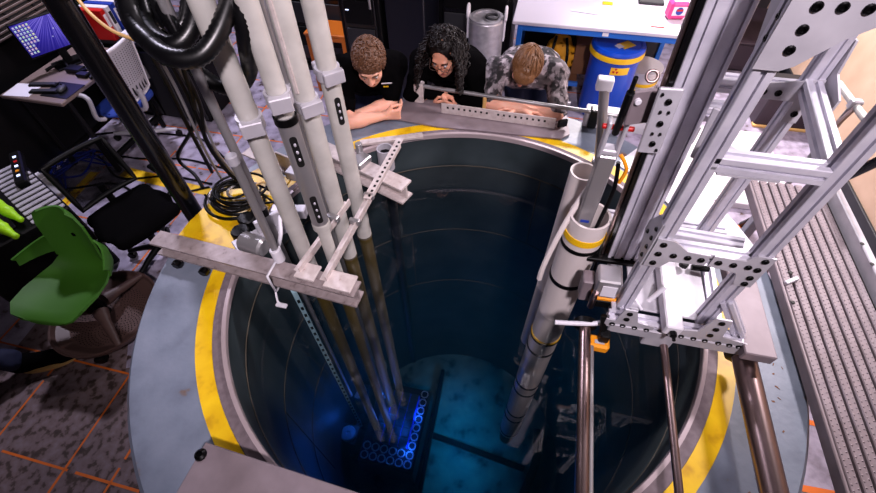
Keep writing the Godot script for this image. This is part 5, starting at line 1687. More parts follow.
	var lb := part(b, "lid_label", mb().box(Transform3D(Basis(Vector3.UP, 0.7), V(0.06, 0.674, 0.02)), V(0.13, 0.003, 0.1), 0.0).done(), "yellow")
	part(lb, "label_patch", mb().box(Transform3D(Basis(Vector3.UP, 0.7), V(0.0, 0.676, 0.06)), V(0.06, 0.003, 0.06), 0.0).done(), "white")
	# a yellow label wrapped on the side with a red trefoil
	var sl := part(b, "side_label", mb().lathe(Transform3D(), [Vector2(0.2165, 0.49), Vector2(0.2185, 0.565)], 8, 1.0, 1.75).done(), "yellow")
	var tre := mb()
	for i in 3:
		var an := TAU * i / 3.0 + PI / 2
		var poly := PackedVector2Array()
		for j in 5: poly.append(Vector2(cos(an - 0.5 + j * 0.25), sin(an - 0.5 + j * 0.25)) * 0.026)
		for j in 5: poly.append(Vector2(cos(an + 0.5 - j * 0.25), sin(an + 0.5 - j * 0.25)) * 0.007)
		tre.extrude(Transform3D(Basis(Vector3.UP, PI / 2 - 1.55), V(cos(1.55) * 0.2165, 0.528, sin(1.55) * 0.2165)), poly, 0.0, 0.003)
	part(sl, "trefoil", tre.done(), "red")
	# white bucket
	var u := thing("bucket", "white plastic bucket with a yellow stripe between the drum and the tower", "bucket", V(1.21, 0, -3.27))
	part(u, "pail", mb().lathe(Transform3D(), [Vector2(0, 0), Vector2(0.145, 0), Vector2(0.15, 0.01), Vector2(0.172, 0.33), Vector2(0.18, 0.33), Vector2(0.18, 0.345), Vector2(0, 0.34)], 40).done(), "bucket_white")
	part(u, "stripe", mb().lathe(Transform3D(), [Vector2(0.1665, 0.2), Vector2(0.1695, 0.235)], 40).done(), "yellow")
	part(u, "bail", mb().tube(curve([V(-0.18, 0.3, 0.0), V(-0.12, 0.17, 0.16), V(0.0, 0.12, 0.2), V(0.12, 0.17, 0.16), V(0.18, 0.3, 0.0)]), 0.004, 6).done(), "metal_tube")
	part(u, "label", mb().lathe(Transform3D(), [Vector2(0.153, 0.04), Vector2(0.1635, 0.17)], 8, 1.1, 2.0).done(), "yellow")
	solo("bottle", "small white capped jug on the floor behind the bucket", "bottle", mb().lathe(Transform3D(), [Vector2(0, 0), Vector2(0.06, 0), Vector2(0.065, 0.02), Vector2(0.065, 0.28), Vector2(0.03, 0.34), Vector2(0.03, 0.37), Vector2(0, 0.37)], 20).done(), "bucket_white", V(1.12, 0.0, -3.57))
	solo("wheel_clamp", "steel hand wheel on the curb side of the bucket", "wheel", mb().tube(xf_pts(Transform3D(Basis(Vector3.RIGHT, 0.8), V(0, 0.05, 0)), circle(0.07, 20)), 0.012, 8, true).cyl(V(0, 0.0, 0.0), V(0, 0.06, 0.0), 0.03, 14).done(), "metal_tube", V(1.2, 0.0, -2.95))
	# dark cabinets at the back right
	var dc := thing("floor_cabinet", "low dark purple-grey cabinet on the floor at the back right", "cabinet", V(2.3, 0, -4.45))
	part(dc, "body", mb().bx(V(0, 0.15, 0), V(0.9, 0.28, 0.9), 0.01).done(), "purple_grey")
	part(dc, "top_panel", mb().bx(V(0, 0.3, 0), V(0.92, 0.02, 0.92), 0.004).done(), "purple_grey")
	part(dc, "handle", mb().bx(V(0.32, 0.26, 0.455), V(0.08, 0.02, 0.02), 0.004).done(), "grey_plastic")
	var vp := thing("vent_unit", "slim grey vented unit standing on the dark cabinet at the back right", "device", V(2.06, 0.31, -4.3))
	part(vp, "case", mb().bx(V(0, 0.3, 0), V(0.12, 0.6, 0.4), 0.008).done(), "grey_plastic")
	var vt := mb().bx(V(0, 0, 0), V(0.08, 0.012, 0.004), 0.0).done()
	for i in 9: part(vp, "vent_slot", vt, "hole", Transform3D(Basis(), V(0, 0.2 + i * 0.03, 0.201)))
	part(vp, "socket", mb().bx(V(0, 0.08, 0.202), V(0.07, 0.06, 0.006), 0.002).done(), "black")
	var db := thing("dark_crate", "dark brown crate on the floor by the right wall", "crate", V(2.52, 0, -3.2))
	part(db, "box", mb().bx(V(0, 0.15, 0), V(0.45, 0.3, 0.42), 0.01).done(), "purple_grey")
	part(db, "lid", mb().bx(V(0, 0.31, 0), V(0.47, 0.025, 0.44), 0.006).done(), "dark_grey")
	part(db, "skid", mb().bx(V(0, 0.012, 0.2), V(0.46, 0.024, 0.06), 0.004).done(), "cream_cable")
	var wb := thing("floor_glare", "white board put in for the overlit floor behind the frame tower", "board", V(1.85, 0.0, -2.3))  # added white slab, its colour stands for glaring light on the floor
	part(wb, "sheet", mb().bx(V(0, 0.03, 0), V(1.0, 0.06, 1.0), 0.006).done(), "white")


func fold_noise() -> FastNoiseLite:
	var f := FastNoiseLite.new()
	f.seed = 8
	f.frequency = 9.0
	return f


# ------------------------------------------------------------------ left side
func office_chair_base(t: Node3D, key: String, r: float, h: float) -> void:
	for i in 5:
		var a := TAU * i / 5.0 + 0.3
		var d := V(cos(a), 0, sin(a))
		part(t, "base_arm", mb().tube(PackedVector3Array([V(0, 0.12, 0), d * r * 0.5 + V(0, 0.105, 0), d * r + V(0, 0.075, 0)]), [0.026, 0.02, 0.016], 8).done(), key)
		part(t, "caster", mb().cyl(d * r + V(0, 0.03, 0) - V(-d.z, 0, d.x) * 0.02, d * r + V(0, 0.03, 0) + V(-d.z, 0, d.x) * 0.02, 0.03, 14, 0.006).done(), "black")
	part(t, "column", mb().cyl(V(0, 0.1, 0), V(0, h, 0), 0.026, 16).done(), "black" if key == "black" else "chrome")


func build_left_side() -> void:
	# dark round pole just outside the curb
	var po := thing("dark_pole", "thick black pole standing on the floor just outside the left curb", "pole", V(-1.47, 0, -0.15))
	po.rotation.z = deg_to_rad(-1.2)
	part(po, "shaft", mb().cyl(V(0, 0.0, 0), V(0, 3.2, 0), 0.045, 28, 0.003).done(), "black_gloss")
	part(po, "foot_plate", mb().cyl(V(0, 0.0, 0), V(0, 0.02, 0), 0.085, 24).done(), "black")
	# desk
	var d := thing("desk", "brown-topped desk with black legs at the far left, carrying the monitor", "desk", V(-3.52, 0, -1.49))
	part(d, "desktop", mb().bx(V(0, 0.725, 0), V(0.56, 0.03, 0.82), 0.006).done(), "desk_top")
	part(d, "apron", mb().bx(V(0, 0.68, 0.33), V(0.48, 0.05, 0.03)).bx(V(0, 0.68, -0.33), V(0.48, 0.05, 0.03)).done(), "black")
	for x in [-0.23, 0.23]:
		for z in [-0.33, 0.33]:
			part(d, "leg", mb().bx(V(x, 0.36, z), V(0.035, 0.72, 0.035), 0.004).done(), "black")
	for x in [-0.23, 0.23]:
		part(d, "side_rail", mb().bx(V(x, 0.12, 0), V(0.04, 0.04, 0.66), 0.004).done(), "black")
	var mo := thing("monitor", "flat monitor on the desk showing a purple and blue desktop picture with icons", "monitor", V(-3.59, 0.74, -1.6))
	mo.rotation.y = deg_to_rad(61.2)
	part(mo, "bezel", mb().bx(V(0, 0.258, 0), V(0.44, 0.265, 0.03), 0.006).done(), "black")
	var scr := PlaneMesh.new()
	scr.size = Vector2(0.42, 0.24)
	scr.orientation = PlaneMesh.FACE_Z
	var sm := StandardMaterial3D.new()
	sm.albedo_color = Color(0.02, 0.02, 0.03)
	sm.roughness = 0.2
	sm.emission_enabled = true
	sm.emission = Color.WHITE
	sm.emission_operator = BaseMaterial3D.EMISSION_OP_MULTIPLY
	sm.emission_energy_multiplier = 0.8
	sm.emission_texture = screen_picture()
	mats["screen_picture"] = sm
	part(mo, "screen", scr, "screen_picture", Transform3D(Basis(), V(0, 0.26, 0.0158)))
	part(mo, "neck", mb().bx(V(0, 0.09, -0.03), V(0.06, 0.2, 0.03), 0.006).done(), "black")
	part(mo, "foot", mb().bx(V(0, 0.008, -0.02), V(0.24, 0.016, 0.17), 0.006).done(), "black")
	var ml := AreaLight3D.new()
	ml.name = "ScreenLight"
	ml.area_size = Vector2(0.42, 0.24)
	ml.light_color = Color(0.55, 0.5, 1.0)
	ml.light_energy = 0.1
	ml.area_range = 6.0
	ml.area_attenuation = 2.0
	ml.shadow_enabled = true
	ml.position = V(0, 0.26, 0.03)
	ml.rotation.y = PI
	mo.add_child(ml)
	solo("paper", "blank white sheet of paper at the near left corner of the desk", "paper", mb().box(Transform3D(Basis(Vector3.UP, 0.1), V(0, 0, 0)), V(0.22, 0.003, 0.17), 0.0).done(), "white", V(-3.67, 0.742, -1.18))
	for q in [[V(-3.56, 0.74, -1.27), 0.2, "black slim keyboard half on the desk nearer the monitor"], [V(-3.48, 0.74, -1.19), 0.2, "black slim keyboard half on the desk nearer the front edge"]]:
		var kb := thing("keypad", q[2], "keyboard", q[0], q[1], "keypads on the desk")
		part(kb, "case", mb().bx(V(0, 0.008, 0), V(0.22, 0.016, 0.05), 0.004).done(), "black")
		part(kb, "keys", mb().bx(V(0, 0.018, 0), V(0.2, 0.005, 0.036), 0.002).done(), "dark_grey")
	solo("mouse_pad", "black mouse pad on the desk", "mouse pad", mb().bx(V(0, 0.002, 0), V(0.24, 0.004, 0.2), 0.002).done(), "black", V(-3.36, 0.74, -1.24))
	var mu := mb()
	nets(mu, [ell(V(0, 0.012, 0), V(0.03, 0.02, 0.055), Basis(), 0.005)], 0.006)
	var ms := thing("mouse", "dark computer mouse on the black mouse pad", "mouse", V(-3.36, 0.744, -1.24), 0.4)
	part(ms, "shell", mu.done(), "dark_grey")
	part(ms, "wheel", mb().cyl(V(-0.004, 0.03, -0.025), V(0.004, 0.03, -0.025), 0.008, 10).done(), "black")
	solo("desk_clutter", "dark heap of cables and adapters under the monitor on the desk", "cables", mb().tube(curve([V(-0.2, 0.01, 0.05), V(-0.1, 0.04, -0.05), V(0.05, 0.015, 0.03), V(0.2, 0.03, -0.02), V(0.25, 0.01, 0.08)]), 0.012, 8).bx(V(0.05, 0.02, 0.0), V(0.14, 0.04, 0.08), 0.006).bx(V(0.16, 0.015, 0.05), V(0.1, 0.03, 0.06), 0.006).done(), "black", V(-3.5, 0.74, -1.5))
	var bkc := thing("grille_cabinet", "black cabinet with a grey slatted grille on top, behind the desk at the top left", "cabinet", V(-4.2, 0, -1.85))
	part(bkc, "body", mb().bx(V(0, 0.48, 0), V(0.6, 0.96, 2.2), 0.01).done(), "black")
	var gb := part(bkc, "grille_back", mb().bx(V(0.2, 1.2, 0), V(0.16, 0.48, 2.2), 0.004).done(), "dark_grey")
	var gs := mb().bx(V(0, 0, 0), V(0.04, 0.016, 2.16), 0.003).done()
	for i in 12: part(gb, "slat", gs, "desk_top", Transform3D(Basis(), V(0.29, 0.985 + i * 0.038, 0)))
	for i in 9: part(gb, "upright", mb().bx(V(0.285, 1.2, -1.0 + i * 0.25), V(0.03, 0.46, 0.02), 0.002).done(), "dark_grey")
	# shelf unit with binders beyond the desk
	var sh := thing("side_cabinet", "dark side cabinet beyond the desk with binders on top", "cabinet", V(-3.36, 0, -2.28))
	part(sh, "body", mb().bx(V(0, 0.37, 0), V(1.0, 0.74, 0.6), 0.01).done(), "black")
	part(sh, "top", mb().bx(V(0, 0.75, 0), V(1.04, 0.03, 0.64), 0.006).done(), "dark_grey")
	for x in [-0.25, 0.25]:
		var dd := part(sh, "door", mb().bx(V(x, 0.36, 0.308), V(0.47, 0.66, 0.016), 0.004).done(), "dark_grey")
		part(dd, "handle", mb().bx(V(x * 0.3, 0.5, 0.325), V(0.02, 0.12, 0.02), 0.004).done(), "metal_tube")
	var cols := [["red", 0.05, "red binder among the binders on the side cabinet"], ["white", 0.05, "white binder next to the red binder"], ["binder_blue", 0.045, "blue binder between the white binders"], ["white", 0.05, "white binder nearest the green binder"], ["black", 0.05, "black binder between the white and green binders"], ["binder_green", 0.055, "bright green binder, last of the row on the side cabinet"]]
	var bz0 := -2.0
	for c in cols:
		var bd := thing("binder", c[2], "binder", V(-3.44, 0.765, bz0), PI / 2 + 0.06, "binders on the side cabinet")
		part(bd, "cover", mb().bx(V(0, 0.125, -0.12), V(c[1], 0.25, 0.26), 0.004).done(), c[0])
		part(bd, "spine_label", mb().bx(V(0, 0.16, 0.0115), V(c[1] * 0.6, 0.1, 0.003), 0.0).done(), "white" if c[0] != "white" else "dark_grey")
		bz0 -= c[1] + 0.014
	for q in [[V(-3.22, 0.765, -2.1), V(0.24, 0.08, 0.26), "white carton lying in front of the binders", "white"], [V(-3.2, 0.845, -2.16), V(0.26, 0.025, 0.2), "black folder on top of the white carton", "black"]]:
		solo("carton" if q[3] == "white" else "folder", q[2], "box" if q[3] == "white" else "folder", mb().bx(V(0, q[1].y / 2, 0), q[1], 0.004).done(), q[3], q[0])
	solo("paper_stack", "stack of cream papers behind the grey mesh chair", "papers", mb().bx(V(0, 0.02, 0), V(0.16, 0.04, 0.22), 0.002).box(Transform3D(Basis(Vector3.UP, 0.2), V(0.01, 0.052, 0)), V(0.15, 0.02, 0.21), 0.002).done(), "bucket_white", V(-3.0, 0.765, -2.12))
	# grey mesh chair
	var gc := thing("office_chair", "light grey mesh-backed office chair with a blue seat tucked at the desk", "chair", V(-3.29, 0, -1.55), deg_to_rad(-90.0))
	office_chair_base(gc, "grey_plastic", 0.3, 0.42)
	part(gc, "seat", soft_box(V(0, 0.46, -0.06), V(0.23, 0.035, 0.17)), "seat_blue")
	var rows := []
	for j in 9:
		var row := []
		for i in 9:
			var u := (i - 4) / 4.0
			var v := j / 8.0
			row.append(V(u * (0.2 + 0.03 * v), 0.52 + v * 0.44, -0.24 - 0.06 * v + 0.05 * u * u))
		rows.append(row)
	var bk := part(gc, "backrest", mb().sheet(rows, 0.014).done(), "grey_plastic")
	var mesh_holes := mb()
	for j in 14:
		for i in 15:
			var u := (i - 7) / 8.5
			var v := 0.32 + j * 0.045
			mesh_holes.bx(V(u * (0.2 + 0.03 * v), 0.52 + v * 0.44, -0.24 - 0.06 * v + 0.05 * u * u - 0.0075), V(0.005, 0.007, 0.004), 0.0)
	part(bk, "mesh_holes", mesh_holes.done(), "dark_grey").set_meta("kind", "stuff")
	var sl := mb().bx(V(0, 0, 0), V(0.016, 0.085, 0.005), 0.002).done()
	for i in 8:
		var u := (i - 3.5) / 4.8
		part(bk, "back_slot", sl, "dark_grey", Transform3D(Basis(), V(u * 0.2, 0.6, -0.2585 + 0.05 * u * u)))
	part(bk, "rim", mb().tube(rim_pts(rows), 0.013, 8, true).done(), "white")
	for s in [-1.0, 1.0]:
		part(gc, "armrest", mb().tube(curve([V(s * 0.24, 0.45, -0.05), V(s * 0.3, 0.5, -0.05), V(s * 0.3, 0.68, -0.1), V(s * 0.29, 0.7, 0.02), V(s * 0.28, 0.69, 0.12)]), 0.018, 8).done(), "grey_plastic")
	part(gc, "spine", mb().tube(curve([V(0, 0.4, -0.05), V(0, 0.42, -0.24), V(0, 0.6, -0.29)]), 0.022, 8).done(), "grey_plastic")
	# black mesh office chair
	var bc := thing("office_chair", "black office chair with a see-through mesh back, left of the curb", "chair", V(-2.3, 0, -0.4), deg_to_rad(68.0))
	office_chair_base(bc, "black", 0.24, 0.42)
	part(bc, "seat", soft_box(V(0, 0.46, 0.02), V(0.25, 0.045, 0.24)), "black_cloth")
	rows = []
	for j in 7:
		var row := []
		for i in 7:
			var u := (i - 3) / 3.0
			var v := j / 6.0
			row.append(V(u * 0.185, 0.55 + v * 0.3, -0.2 - 0.1 * v + 0.02 * u * u))
		rows.append(row)
	var bb := part(bc, "back_frame", mb().tube(rim_pts(rows), 0.017, 8, true).done(), "black")
	part(bb, "mesh_fabric", mb().sheet(rows, 0.003).done(), "sheer")
	part(bc, "spine", mb().tube(curve([V(0, 0.4, -0.05), V(0, 0.41, -0.22), V(0, 0.6, -0.25)]), 0.024, 8).done(), "black")
	for s in [-1.0, 1.0]:
		var ar := part(bc, "armrest", mb().tube(curve([V(s * 0.22, 0.43, 0.0), V(s * 0.29, 0.45, 0.0), V(s * 0.3, 0.63, 0.0)]), 0.018, 8).done(), "black")
		part(ar, "arm_pad", mb().bx(V(s * 0.3, 0.645, 0.02), V(0.08, 0.03, 0.2), 0.012).done(), "black_cloth")
	build_node_chair()
	# black rack with louvres at the far left
	var rk := thing("louvred_cabinet", "black cabinet with a grey louvred top at the left edge", "cabinet", V(-3.06, 0, -0.21), deg_to_rad(-25.0))
	part(rk, "body", mb().bx(V(0, 0.29, 0.05), V(0.75, 0.58, 0.62), 0.01).done(), "black")
	var lv := mb().box(Transform3D(Basis(Vector3.RIGHT, 0.0), V(0, 0, 0)), V(0.026, 0.012, 0.2), 0.003).done()
	for i in 13: part(rk, "louvre", lv, "grey_plastic", Transform3D(Basis(Vector3.FORWARD, 0.25), V(-0.34 + i * 0.057, 0.59, -0.15)))
	part(rk, "switch_panel", mb().bx(V(0.05, 0.585, 0.14), V(0.5, 0.012, 0.24), 0.003).done(), "black_gloss")
	for q in [[V(-2.9, 0.6, -0.14), "bright yellow-green glove finger lying on the black cabinet, the further one"], [V(-2.82, 0.6, -0.02), "bright yellow-green glove finger lying on the black cabinet, the nearer one"]]:
		var gl := mb()
		nets(gl, [cap(V(-0.14, 0.025, -0.05), V(0.0, 0.03, 0.0), 0.026, 0.028, 0.02), cap(V(0.0, 0.03, 0.0), V(0.13, 0.024, 0.04), 0.028, 0.022, 0.02)], 0.008, fold_noise(), 0.012)
		solo("glove", q[1], "glove", gl.done(), "lime", q[0], "yellow-green gloves")
	var ps := thing("power_strip", "black power strip with coloured lights behind the louvred cabinet", "power strip", V(-3.17, 0.58, -0.5), -0.7)
	part(ps, "case", mb().bx(V(0, 0.03, 0), V(0.4, 0.06, 0.07), 0.01).done(), "black")
	for i in 5: part(ps, "light", mb().bx(V(-0.12 + i * 0.06, 0.061, 0.0), V(0.02, 0.004, 0.02), 0.0).done(), ["led_white", "red", "led_white", "orange", "led_white"][i])
	var pb := part(ps, "bracket", mb().bx(V(0, -0.29, 0), V(0.05, 0.58, 0.05), 0.004).done(), "black")
	# blue cables on the floor
	var rng := RandomNumberGenerator.new()
	rng.seed = 77
	for i in 7:
		var pts := []
		var c := V(-4.35 + i * 0.09, 0.012 + 0.012 * (i % 3), -1.2 + 0.05 * (i % 3))
		for k in 9:
			pts.append(c + V(rng.randf_range(-0.3, 0.45), 0.0, rng.randf_range(-0.28, 0.3)))
		solo("floor_cable", "blue network cable in the tangle on the floor under the desk", "cable", mb().tube(curve(pts), 0.008, 6).done(), "blue_cable", V(0, 0, 0), "tangled blue cables")
	for i in 4:
		var pts := []
		for k in 7:
			pts.append(V(-4.9 + k * 0.42, 0.01, -1.0 - 0.2 * i + rng.randf_range(-0.14, 0.14)))
		solo("floor_cable", ["black floor cable closest to the white pedal", "black floor cable running through the blue tangle", "black floor cable passing the near desk legs", "black floor cable furthest back under the desk"][i], "cable", mb().tube(curve(pts), 0.009, 6).done(), "black", V(0, 0, 0), "black floor cables")
	var cu := thing("cable_coil", "white coiled cable hanging over the left edge of the louvred cabinet", "cable", V(-3.38, 0.6, -0.36))
	part(cu, "coil", mb().tube(spiral(0.1, 0.02, 3), 0.008, 6).done(), "white")
	var wd := thing("foot_pedal", "grey plastic pedal on the floor behind the black mesh chair", "pedal", V(-3.75, 0, -0.86), -0.3)
	var wm := mb()
	nets(wm, [ell(V(-0.08, 0.04, 0), V(0.13, 0.045, 0.06), Basis(), 0.02), ell(V(0.1, 0.035, 0.02), V(0.12, 0.035, 0.05), Basis(), 0.02)], 0.009)
	part(wd, "shell", wm.done(), "grey_plastic")
	part(wd, "pad", mb().bx(V(-0.08, 0.083, 0), V(0.12, 0.008, 0.06), 0.003).done(), "white")
	# a seated visitor's leg reaches in at the left edge
	var P := thing("person", "person's lower leg in blue jeans with a black shoe, reaching in from the left edge", "person", V(-2.79, 0, 0.64))
	var leg := mb()
	nets(leg, [cap(V(-0.62, 0.45, 0.14), V(-0.3, 0.48, 0.1), 0.085, 0.062, 0.04), cap(V(-0.3, 0.48, 0.1), V(0.16, 0.1, -0.06), 0.06, 0.04, 0.03), cap(V(0.16, 0.08, -0.06), V(0.36, 0.05, -0.18), 0.04, 0.03, 0.03), cap(V(-0.62, 0.5, 0.14), V(-0.66, 1.0, 0.14), 0.13, 0.15, 0.06), cap(V(-0.66, 1.0, 0.14), V(-0.66, 1.22, 0.14), 0.06, 0.055, 0.04), ell(V(-0.65, 1.33, 0.14), V(0.085, 0.115, 0.095), Basis(), 0.03)], 0.014)
	part(P, "body", leg.done(), "skin")
	var jn := mb()
	nets(jn, [cap(V(-0.62, 0.45, 0.14), V(-0.3, 0.48, 0.1), 0.1, 0.075, 0.04), cap(V(-0.3, 0.48, 0.1), V(0.16, 0.13, -0.05), 0.072, 0.062, 0.03)], 0.012, fold_noise(), 0.02)
	part(P, "jeans", jn.done(), "jeans")
	var sw := mb()
	nets(sw, [cap(V(-0.63, 0.55, 0.14), V(-0.66, 1.1, 0.14), 0.15, 0.165, 0.06)], 0.016, fold_noise(), 0.02)
	part(P, "jumper", sw.done(), "black_cloth")
	var so := mb()
	nets(so, [cap(V(0.17, 0.07, -0.06), V(0.36, 0.055, -0.17), 0.055, 0.047, 0.02), cap(V(0.14, 0.1, -0.05), V(0.19, 0.07, -0.07), 0.055, 0.055, 0.02), cap(V(0.36, 0.05, -0.17), V(0.4, 0.05, -0.19), 0.046, 0.04, 0.02)], 0.009)
	part(P, "shoe", so.done(), "black_cloth")
	var sole := PackedVector2Array()
	for i in 24:
		var a := TAU * i / 24
		sole.append(Vector2(0.27 + cos(a) * 0.165 * 0.88 + sin(a) * 0.058 * 0.48, -0.12 - cos(a) * 0.165 * 0.48 + sin(a) * 0.058 * 0.88))
	part(P, "shoe_sole", mb().extrude(Transform3D(Basis(Vector3.RIGHT, PI / 2), V(0, 0.0, 0)), sole, -0.022, -0.001).done(), "cream_cable")
	var st := thing("stool", "low black stool under the seated person at the left edge", "stool", V(-3.42, 0, 0.78))
	part(st, "seat", mb().lathe(Transform3D(), [Vector2(0, 0.3), Vector2(0.17, 0.3), Vector2(0.18, 0.315), Vector2(0.17, 0.345), Vector2(0, 0.35)], 24).done(), "black")
	for i in 4:
		var a := TAU * i / 4.0 + 0.4
		part(st, "leg", mb().cyl(V(cos(a) * 0.17, 0, sin(a) * 0.17), V(cos(a) * 0.12, 0.31, sin(a) * 0.12), 0.014, 10).done(), "black")


func rim_pts(rows: Array) -> PackedVector3Array:
	var p := PackedVector3Array()
	var R := rows.size()
	var C: int = rows[0].size()
	for i in C: p.append(rows[0][i])
	for j in range(1, R): p.append(rows[j][C - 1])
	for i in range(C - 2, -1, -1): p.append(rows[R - 1][i])
	for j in range(R - 2, 0, -1): p.append(rows[j][0])
	return p


func spiral(r: float, pitch: float, turns: float) -> PackedVector3Array:
	var p := PackedVector3Array()
	for i in int(turns * 18): p.append(V(cos(TAU * i / 18.0) * r, pitch * i / 18.0, sin(TAU * i / 18.0) * r))
	return p


func soft_box(c: Vector3, h: Vector3) -> ArrayMesh:
	var m := mb()
	var y := c.y
	nets(m, [cap(V(c.x - h.x * 0.7, y, c.z - h.z * 0.7), V(c.x + h.x * 0.7, y, c.z - h.z * 0.7), h.y, h.y, 0.06), cap(V(c.x - h.x * 0.7, y, c.z + h.z * 0.7), V(c.x + h.x * 0.7, y, c.z + h.z * 0.7), h.y, h.y, 0.06), ell(c, V(h.x, h.y * 1.1, h.z), Basis(), 0.05)], 0.012)
	return m.done()


func build_node_chair() -> void:
	var t := thing("shell_chair", "green plastic shell chair on a brown dished base, left of the curb", "chair", V(-2.3, 0, 0.17), deg_to_rad(5.0))
	# side profile: z forward, from the front lip over the seat up the back
	var prof := [[0.25, 0.415, 0.13], [0.24, 0.44, 0.19], [0.18, 0.46, 0.225], [0.08, 0.45, 0.235], [-0.03, 0.44, 0.22], [-0.11, 0.445, 0.19], [-0.165, 0.475, 0.16], [-0.2, 0.53, 0.15], [-0.22, 0.6, 0.15], [-0.235, 0.68, 0.152], [-0.25, 0.76, 0.15], [-0.262, 0.82, 0.13], [-0.266, 0.845, 0.09]]
	var rows := []
	for q in prof:
		var row := []
		for i in 13:
			var u := (i - 6) / 6.0
			var curl: float = 0.05 * u * u if q[1] > 0.5 else 0.03 * absf(u * u * u)
			if q[1] > 0.5:
				row.append(V(u * q[2], q[1], q[0] + curl))
			else:
				row.append(V(u * q[2], q[1] + curl - 0.02 * (1.0 - u * u) * float(q[0] < 0.2), q[0]))
		rows.append(row)
	part(t, "shell", mb().sheet(rows, 0.012).done(), "green_plastic")
	for s in [-1.0, 1.0]:
		# arm wings springing from the foot of the back
		var w := []
		for k in 7:
			var f := k / 6.0
			var x: float = s * (0.14 + 0.15 * f)
			var y := 0.6 - 0.02 * f
			var z := -0.2 + 0.16 * f * f
			var hh := lerpf(0.085, 0.035, f)
			w.append([V(x, y - hh, z + 0.01), V(x + s * 0.004, y, z - 0.004), V(x, y + hh * 0.75, z + 0.012)])
		part(t, "arm_wing", mb().sheet(w, 0.011).done(), "green_plastic")
	part(t, "column", mb().cyl(V(0, 0.12, 0.0), V(0, 0.38, 0.0), 0.035, 20).done(), "black")
	part(t, "seat_plate", mb().cyl(V(0, 0.37, 0.03), V(0, 0.4, 0.03), 0.1, 24).done(), "black")
	part(t, "dish", mb().lathe(Transform3D(), [Vector2(0.0, 0.07), Vector2(0.24, 0.07), Vector2(0.315, 0.1), Vector2(0.325, 0.135), Vector2(0.312, 0.135), Vector2(0.3, 0.108), Vector2(0.235, 0.082), Vector2(0.0, 0.082)], 40).done(), "node_base")
	var dots := mb()
	for i in 400:
		var a := i * 2.39996
		var r := 0.06 + 0.165 * sqrt(i / 400.0)
		dots.cyl(V(cos(a) * r, 0.081, sin(a) * r), V(cos(a) * r, 0.0845, sin(a) * r), 0.0035, 6, 0.0)
	part(t, "dish_dots", dots.done(), "bolt").set_meta("kind", "stuff")
	for i in 3:
		var a := TAU * i / 3.0 + 0.75
		var d := V(cos(a), 0, sin(a))
		part(t, "dish_rib", mb().tube(curve([d * 0.05 + V(0, 0.2, 0), d * 0.15 + V(0, 0.17, 0), d * 0.31 + V(0, 0.12, 0)]), [0.045, 0.045, 0.04, 0.035, 0.03, 0.03, 0.03, 0.028, 0.026, 0.024, 0.022, 0.02], 10).done(), "node_base")
	for i in 6:
		var a := TAU * i / 6.0 + 0.2
		part(t, "caster", mb().cyl(V(cos(a) * 0.27, 0.035, sin(a) * 0.27), V(cos(a) * 0.31, 0.035, sin(a) * 0.31), 0.035, 14, 0.006).done(), "black")


func screen_picture() -> ImageTexture:
	# a desktop wallpaper of violet rays with rows of small icons at its left
	var W := 256
	var H := 150
	var im := Image.create(W, H, false, Image.FORMAT_RGB8)
	var nz := FastNoiseLite.new()
	nz.frequency = 2.2
	nz.seed = 4
	for y in H:
		for x in W:
			var p := Vector2(x - 165, y + 20)
			var a := p.angle()
			var r := p.length() / 190.0
			var ray := clampf(nz.get_noise_2d(a * 9.0, 0.0) * 1.8 + 0.45, 0.0, 1.0)
			var c := Color(0.16, 0.12, 0.62).lerp(Color(0.62, 0.55, 1.0), ray * clampf(1.25 - r, 0.0, 1.0))
			c = c.lerp(Color(0.1, 0.07, 0.4), clampf(r - 0.55, 0.0, 0.7))
			im.set_pixel(x, y, c)
	for cxy in [[150, 60], [182, 96], [128, 92], [204, 50]]:
		for dy in range(-5, 6):
			for dx in range(-5, 6):
				var f := maxf(0.0, 1.0 - sqrt(dx * dx + dy * dy) / 5.0)
				im.set_pixel(cxy[0] + dx, cxy[1] + dy, im.get_pixel(cxy[0] + dx, cxy[1] + dy).lerp(Color(0.9, 0.9, 1.0), f))
	var rng := RandomNumberGenerator.new()
	rng.seed = 2
	for i in 9:
		for j in 5:
			if j > 2 and i > 5: continue
			im.fill_rect(Rect2i(6 + j * 14, 8 + i * 15, 8, 7), Color.from_hsv(rng.randf(), 0.18, 0.95))
			im.fill_rect(Rect2i(5 + j * 14, 16 + i * 15, 10, 2), Color(0.85, 0.85, 0.95))
	return ImageTexture.create_from_image(im)


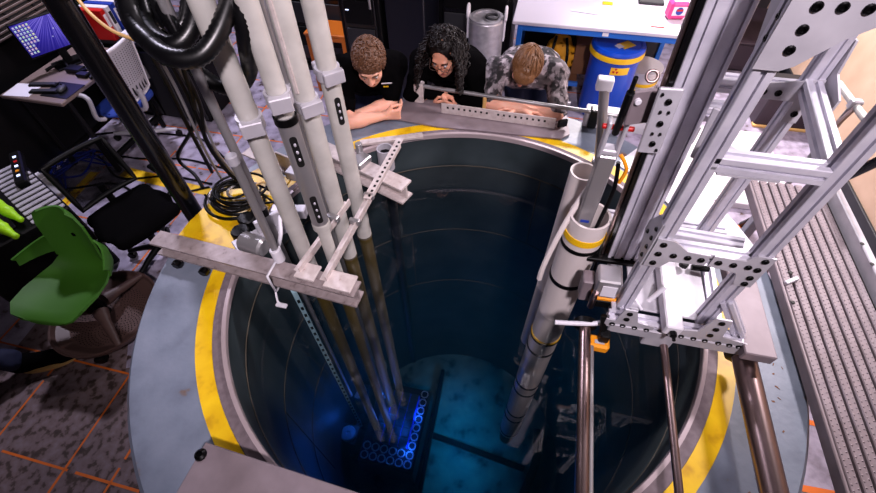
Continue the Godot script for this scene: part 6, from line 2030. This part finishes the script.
# ------------------------------------------------------------------ hoses and cables at the upper left
func build_hoses() -> void:
	var H := [
		["thin black hose looping above the thick ones at the top left", HOSE_F, 0.017],
		["thin black hose passing behind the loops beside the cream cable", HOSE_G, 0.015],
		["thin black hose loop nested inside the thick loops", HOSE_H, 0.016],
		["outermost thick black corrugated hose looping down in front of the leftmost white tube", HOSE_A, 0.026],
		["thick black corrugated hose looping just inside the outermost one", HOSE_B, 0.026],
		["black corrugated hose looping down between the two left tubes and rising again", HOSE_C, 0.025],
		["short black hose bend hanging behind the slotted metal tube", HOSE_D, 0.02],
		["black hose running in from the top left towards the loops", HOSE_E, 0.022],
	]
	for h in H:
		var pts := curve(h[1], 0.006)
		var rad := PackedFloat32Array()
		for i in pts.size(): rad.append(h[2] * 0.93 + 0.0014 * sin(i * 1.9))
		solo("corrugated_hose", h[0], "hose", mb().tube(pts, rad, 14).done(), "black_hose", V(0, 0, 0), "black hoses hanging at the upper left")
	for k in CABLES.size():
		solo("hanging_cable", CABLES[k][0], "cable", mb().tube(curve(CABLES[k][1], 0.02), CABLES[k][2], 8).done(), CABLES[k][3], V(0, 0, 0), "cables down to the yellow sheet")
	# coil of cable on the yellow sheet
	var rng := RandomNumberGenerator.new()
	rng.seed = 9
	var c := thing("cable_coil", "tangled coil of black and grey cables lying on the yellow sheet", "cable", V(-1.17, 1.012, -0.2))
	for i in 9:
		var p := PackedVector3Array()
		var r := rng.randf_range(0.08, 0.14)
		var o := V(rng.randf_range(-0.03, 0.03), 0.0, rng.randf_range(-0.03, 0.03))
		var tl := rng.randf_range(0, TAU)
		for k in 26:
			var a := TAU * k / 26.0
			p.append(o + V(cos(a) * r, 0.015 + 0.007 * i + 0.012 * (1.0 + sin(a + tl)), sin(a) * r * 0.8))
		part(c, "loop", mb().tube(p, 0.0065 if i % 3 else 0.008, 8, true).done(), "black" if i % 4 != 1 else "metal_tube")
	for i in 5:
		var e := V(rng.randf_range(0.1, 0.32), 0.02, rng.randf_range(-0.15, 0.12))
		part(c, "loose_end", mb().tube(curve([V(0.05, 0.06, 0.0), e * 0.6 + V(0, 0.08, 0), e]), 0.006, 6).done(), "black" if i % 2 else "cream_cable")
